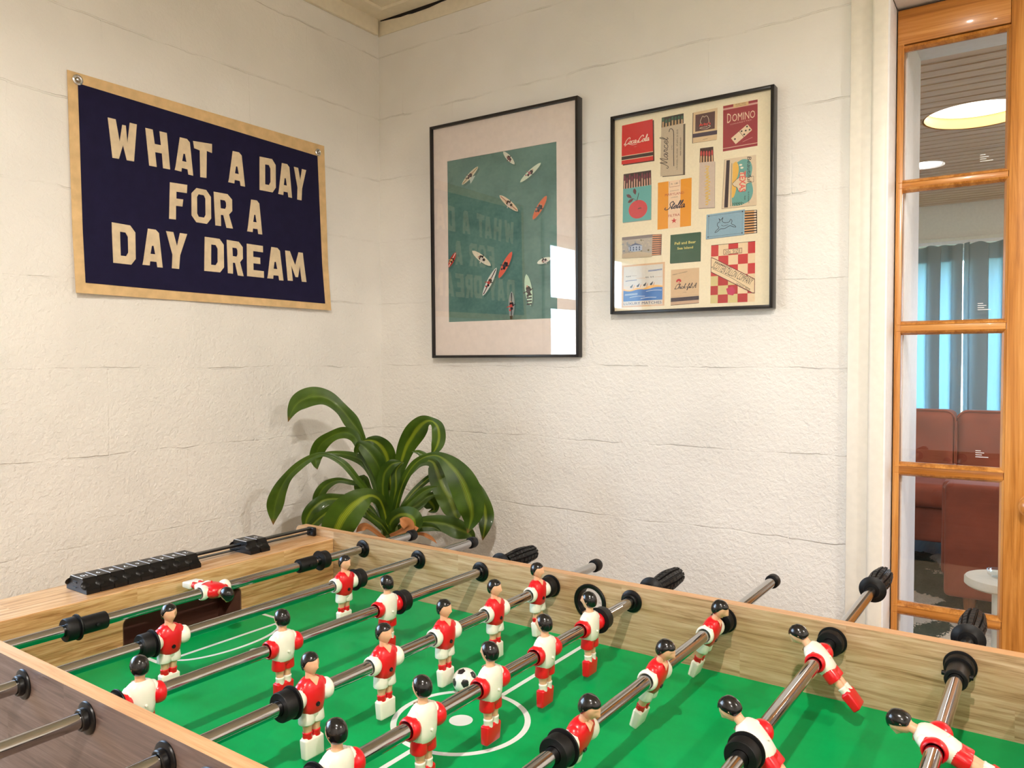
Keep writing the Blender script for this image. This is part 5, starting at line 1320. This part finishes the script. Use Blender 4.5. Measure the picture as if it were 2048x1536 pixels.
leaf([(1085, 1150, 44, -.03), (1050, 900, 80, -.04), (1020, 740, 120, -.05), (965, 640, 130, -.06), (900, 570, 96, -.06), (860, 545, 50, -.06), (838, 600, 40, -.05), (840, 640, 0, -.05)], .1, .24)
leaf([(1110, 1150, 40, .03), (1140, 900, 56, .04), (1180, 730, 90, .04), (1230, 570, 140, .03), (1300, 450, 168, .01), (1370, 375, 130, -.02), (1430, 362, 60, -.04), (1478, 410, 100, -.05), (1488, 500, 108, -.05), (1468, 570, 84, -.05), (1425, 640, 0, -.04)], .8, .22, roll1=10)
leaf([(1110, 1170, 36, .04), (1190, 870, 50, .07), (1290, 730, 60, .09), (1370, 680, 70, .1), (1440, 690, 100, .11), (1480, 780, 160, .11), (1520, 880, 180, .1), (1580, 990, 200, .09), (1610, 1080, 150, .09), (1640, 1150, 0, .08)], .45, .2, roll1=-20)
leaf([(1120, 1180, 36, .06), (1240, 980, 44, .09), (1330, 880, 50, .11), (1430, 800, 50, .13), (1540, 770, 46, .13), (1660, 790, 60, .13), (1770, 880, 90, .12), (1830, 1000, 120, .11), (1858, 1110, 130, .11), (1850, 1200, 90, .1), (1832, 1305, 0, .1)], .7, .25)
leaf([(1120, 1190, 30, .05), (1200, 1080, 70, .07), (1310, 1030, 90, .09), (1400, 960, 60, .1), (1470, 935, 40, .1), (1532, 925, 0, .1)], .2, .3)
leaf([(1120, 1200, 30, .08), (1240, 1000, 60, .11), (1350, 960, 110, .14), (1430, 1010, 120, .15), (1450, 1060, 60, .15), (1400, 1080, 0, .15)], .6, .3)
leaf([(1110, 1220, 30, .02), (1250, 1180, 60, .04), (1380, 1160, 96, .06), (1520, 1170, 130, .07), (1640, 1215, 150, .07), (1730, 1255, 90, .06), (1770, 1320, 0, .06)], .3, .25)
leaf([(1110, 1240, 30, .0), (1230, 1235, 50, -.01), (1340, 1200, 70, -.02), (1440, 1200, 60, -.02), (1510, 1235, 0, -.02)], .2, .3)
leaf([(1070, 1180, 24, .06), (1000, 1000, 36, .09), (930, 900, 60, .1), (890, 830, 90, .1), (870, 880, 100, .11), (880, 950, 60, .11), (900, 1000, 0, .11)], .1, .3)
leaf([(1060, 1200, 20, .04), (980, 1000, 30, .06), (890, 880, 34, .07), (790, 845, 40, .08), (690, 830, 46, .08), (600, 870, 76, .08), (545, 940, 84, .08), (515, 1010, 50, .08), (500, 1080, 0, .08)], .15, .25)
leaf([(1060, 1220, 20, .02), (960, 1060, 40, .04), (820, 985, 56, .05), (700, 975, 76, .06), (590, 985, 96, .06), (500, 1050, 110, .05), (450, 1130, 90, .05), (430, 1230, 0, .05)], .5, .28)
leaf([(1060, 1240, 20, 0), (940, 1120, 50, .0), (800, 1040, 80, .0), (680, 1050, 90, .0), (570, 1110, 84, .0), (480, 1190, 70, .0), (400, 1240, 50, .0), (350, 1270, 0, .0)], .55, .28)
leaf([(1090, 1230, 60, -.06), (1060, 1080, 74, -.08), (1020, 985, 90, -.11), (950, 950, 110, -.14), (870, 985, 190, -.16), (780, 1060, 250, -.17), (715, 1150, 260, -.17), (680, 1230, 240, -.16), (650, 1320, 150, -.15), (620, 1420, 0, -.14)], .95, .12, roll0=0, roll1=-12)
leaf([(1090, 1250, 50, -.05), (1110, 1160, 90, -.07), (1160, 1110, 110, -.09), (1230, 1100, 130, -.11), (1280, 1130, 150, -.12), (1295, 1190, 120, -.12), (1290, 1250, 0, -.12)], .7, .15)
leaf([(1090, 1260, 80, -.02), (1070, 1080, 96, -.03), (1045, 900, 84, -.05), (1060, 780, 96, -.06), (1110, 710, 84, -.07), (1160, 690, 46, -.07), (1200, 684, 0, -.07)], .35, .2)
leaf([(1100, 1260, 70, -.03), (1130, 1050, 90, -.04), (1150, 880, 80, -.05), (1150, 760, 70, -.05), (1190, 700, 40, -.05), (1215, 690, 0, -.05)], .6, .25)
leaf([(1110, 1220, 40, -.05), (1170, 960, 50, -.08), (1230, 800, 60, -.11), (1310, 690, 60, -.13), (1400, 640, 50, -.15), (1490, 640, 70, -.16), (1580, 710, 150, -.17), (1660, 820, 220, -.18), (1715, 940, 236, -.18), (1745, 1060, 200, -.18), (1740, 1150, 120, -.17), (1712, 1248, 0, -.17)], .42, .14, roll1=8)
leaf([(1100, 1210, 36, -.05), (1190, 860, 40, -.07), (1290, 700, 50, -.08), (1380, 655, 60, -.09), (1330, 610, 40, -.09), (1270, 603, 0, -.09)], .2, .2)
leaf([(1090, 1250, 30, -.06), (1040, 1180, 56, -.09), (960, 1120, 60, -.11), (920, 1080, 40, -.12), (890, 1040, 0, -.12)], .4, .25)
leaf([(1100, 1250, 30, -.05), (1210, 1060, 60, -.06), (1310, 960, 50, -.06), (1400, 900, 60, -.06), (1480, 880, 0, -.06)], .1, .3)
leaf([(1110, 1270, 40, -.08), (1200, 1230, 50, -.13), (1250, 1190, 90, -.15), (1210, 1150, 80, -.16), (1180, 1130, 0, -.16)], .0, .35, m_dry)
leaf([(1110, 1280, 30, -.08), (1240, 1250, 44, -.12), (1290, 1215, 60, -.14), (1330, 1205, 0, -.14)], .0, .35, m_dry)
leaf([(1200, 1290, 30, -.04), (1330, 1250, 24, -.05), (1420, 1280, 30, -.05), (1475, 1330, 0, -.05)], .0, .3, m_dry)
leaf([(1060, 1290, 30, -.06), (940, 1200, 40, -.10), (880, 1200, 60, -.12), (835, 1240, 0, -.12)], .0, .3, m_dry)
q0 = pc.copy()
MB().tube([(0, 0, q0.z-.06), (.0, .0, q0.z+.0), (.0, .0, q0.z+.05), (0.004, .004, q0.z+.12)], [.026, .024, .019, .010], 14).obj('cane', m_stem, plant)
m_terra = simple('dark_red_glaze', srgb(104, 48, 38), .35, coat=.3)
zr = q0.z-.055
MB().lathe([(.10, .0), (.105, .01), (.125, zr*.6), (.145, zr-.03), (.150, zr-.005), (.147, zr), (.138, zr), (.134, zr-.04), (.05, zr-.045)], 48).obj('planter', m_terra, plant)
m_soil = simple('potting_soil', srgb(52, 38, 28), .95, grain=.5)
MB().lathe([(.136, zr-.035), (.08, zr-.026), (.01, zr-.022)], 40, cap=True).obj('soil', m_soil, plant)

# ------------------------------------------------------------------ lights
def spot(name, x, y, energy, size=150, blend=.6, col=(1, .935, .855), rad=.022, vis=True):
    t = empty('recessed_or_fill_light', (x, y, ZC)); 
    MB().lathe([(.052, -.002), (.075, -.003), (.078, 0), (.078, .0), (.052, 0)], 40, cap=False).obj('trim_ring', m_trimw, t)
    MB().lathe([(.0515, -.0015), (.0515, -.0005)], 40).obj('lens', emit('lens_'+name, (1, .86, .68, 1), 12.), t)
    l = bpy.data.lights.new(name, 'SPOT'); l.energy = energy; l.color = col; l.spot_size = math.radians(size); l.spot_blend = blend; l.shadow_soft_size = rad
    o = bpy.data.objects.new(name, l); COL.objects.link(o); o.location = (x, y, ZC-.02); o.rotation_euler = (0, 0, 0); return t
tag(spot('spot_a', 1.78, -2.10, 54, 174, .35), 'recessed ceiling downlight in the middle of the games room', 'ceiling light')
tag(spot('fill_b', 3.3, -1.1, 34, 174, .35), 'added unseen ceiling downlight, right side of the games room, brightening the left wall', 'ceiling light')  # fill light added out of view to reach the left wall
tag(spot('fill_c', 2.5, -3.3, 34, 174, .35), 'added unseen ceiling downlight at the back of the games room, lifting the walls', 'ceiling light')  # second added fill, unseen, to balance the wall brightness
# daylight through the windows
w = bpy.data.worlds.new('sky'); SC.world = w; w.use_nodes = True; nt = w.node_tree; nt.nodes.clear()
bg = nt.nodes.new('ShaderNodeBackground'); ow = nt.nodes.new('ShaderNodeOutputWorld'); tc = nt.nodes.new('ShaderNodeTexCoord'); sx = nt.nodes.new('ShaderNodeSeparateXYZ'); rp = nt.nodes.new('ShaderNodeValToRGB')
nt.links.new(tc.outputs['Generated'], sx.inputs[0]); nt.links.new(sx.outputs[2], rp.inputs[0]); nt.links.new(rp.outputs[0], bg.inputs[0]); nt.links.new(bg.outputs[0], ow.inputs[0])
rp.color_ramp.elements[0].position = .0; rp.color_ramp.elements[0].color = (.78, .90, 1, 1); rp.color_ramp.elements[1].position = .6; rp.color_ramp.elements[1].color = (.36, .62, 1, 1)
bg.inputs[1].default_value = 11.0
def portal(loc, rot, sx_, sy_):
    l = bpy.data.lights.new('portal', 'AREA'); l.shape = 'RECTANGLE'; l.size = sx_; l.size_y = sy_; l.cycles.is_portal = True
    o = bpy.data.objects.new('portal', l); COL.objects.link(o); o.location = loc; o.rotation_euler = rot
portal((-.18, (WY0+WY1)/2, (WZ0+WZ1)/2), (0, -PI/2, 0), WZ1-WZ0, WY1-WY0)
portal((1.55, NY1+.10, 1.09), (-PI/2, 0, 0), 1.5, 1.68)
portal((NX1+.05, 1.6, 1.3), (0, PI/2, 0), 1.0, 1.0)
# the living room lamps, plus an added unseen fill light with no fixture
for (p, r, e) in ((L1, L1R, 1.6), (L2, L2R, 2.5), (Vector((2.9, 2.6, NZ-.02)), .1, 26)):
    l = bpy.data.lights.new('living_lamp_or_fill', 'AREA'); l.shape = 'DISK'; l.energy = e*.7; l.color = (1, .92, .82); l.size = r*1.8
    o = bpy.data.objects.new('living_lamp_or_fill', l); COL.objects.link(o); o.location = (p.x, p.y, NZ+(.047 if r == L1R else .003 if r == L2R else -.005))
vs_ = SC.view_settings; vs_.view_transform = 'Standard'; vs_.look = 'None'; vs_.exposure = 0.84; vs_.gamma = 1.0; vs_.use_curve_mapping = False
cy = SC.cycles; cy.use_denoising = True; cy.max_bounces = 9; cy.diffuse_bounces = 5; cy.glossy_bounces = 5; cy.transmission_bounces = 6; cy.transparent_max_bounces = 12; cy.sample_clamp_indirect = 6; cy.caustics_reflective = False; cy.caustics_refractive = False
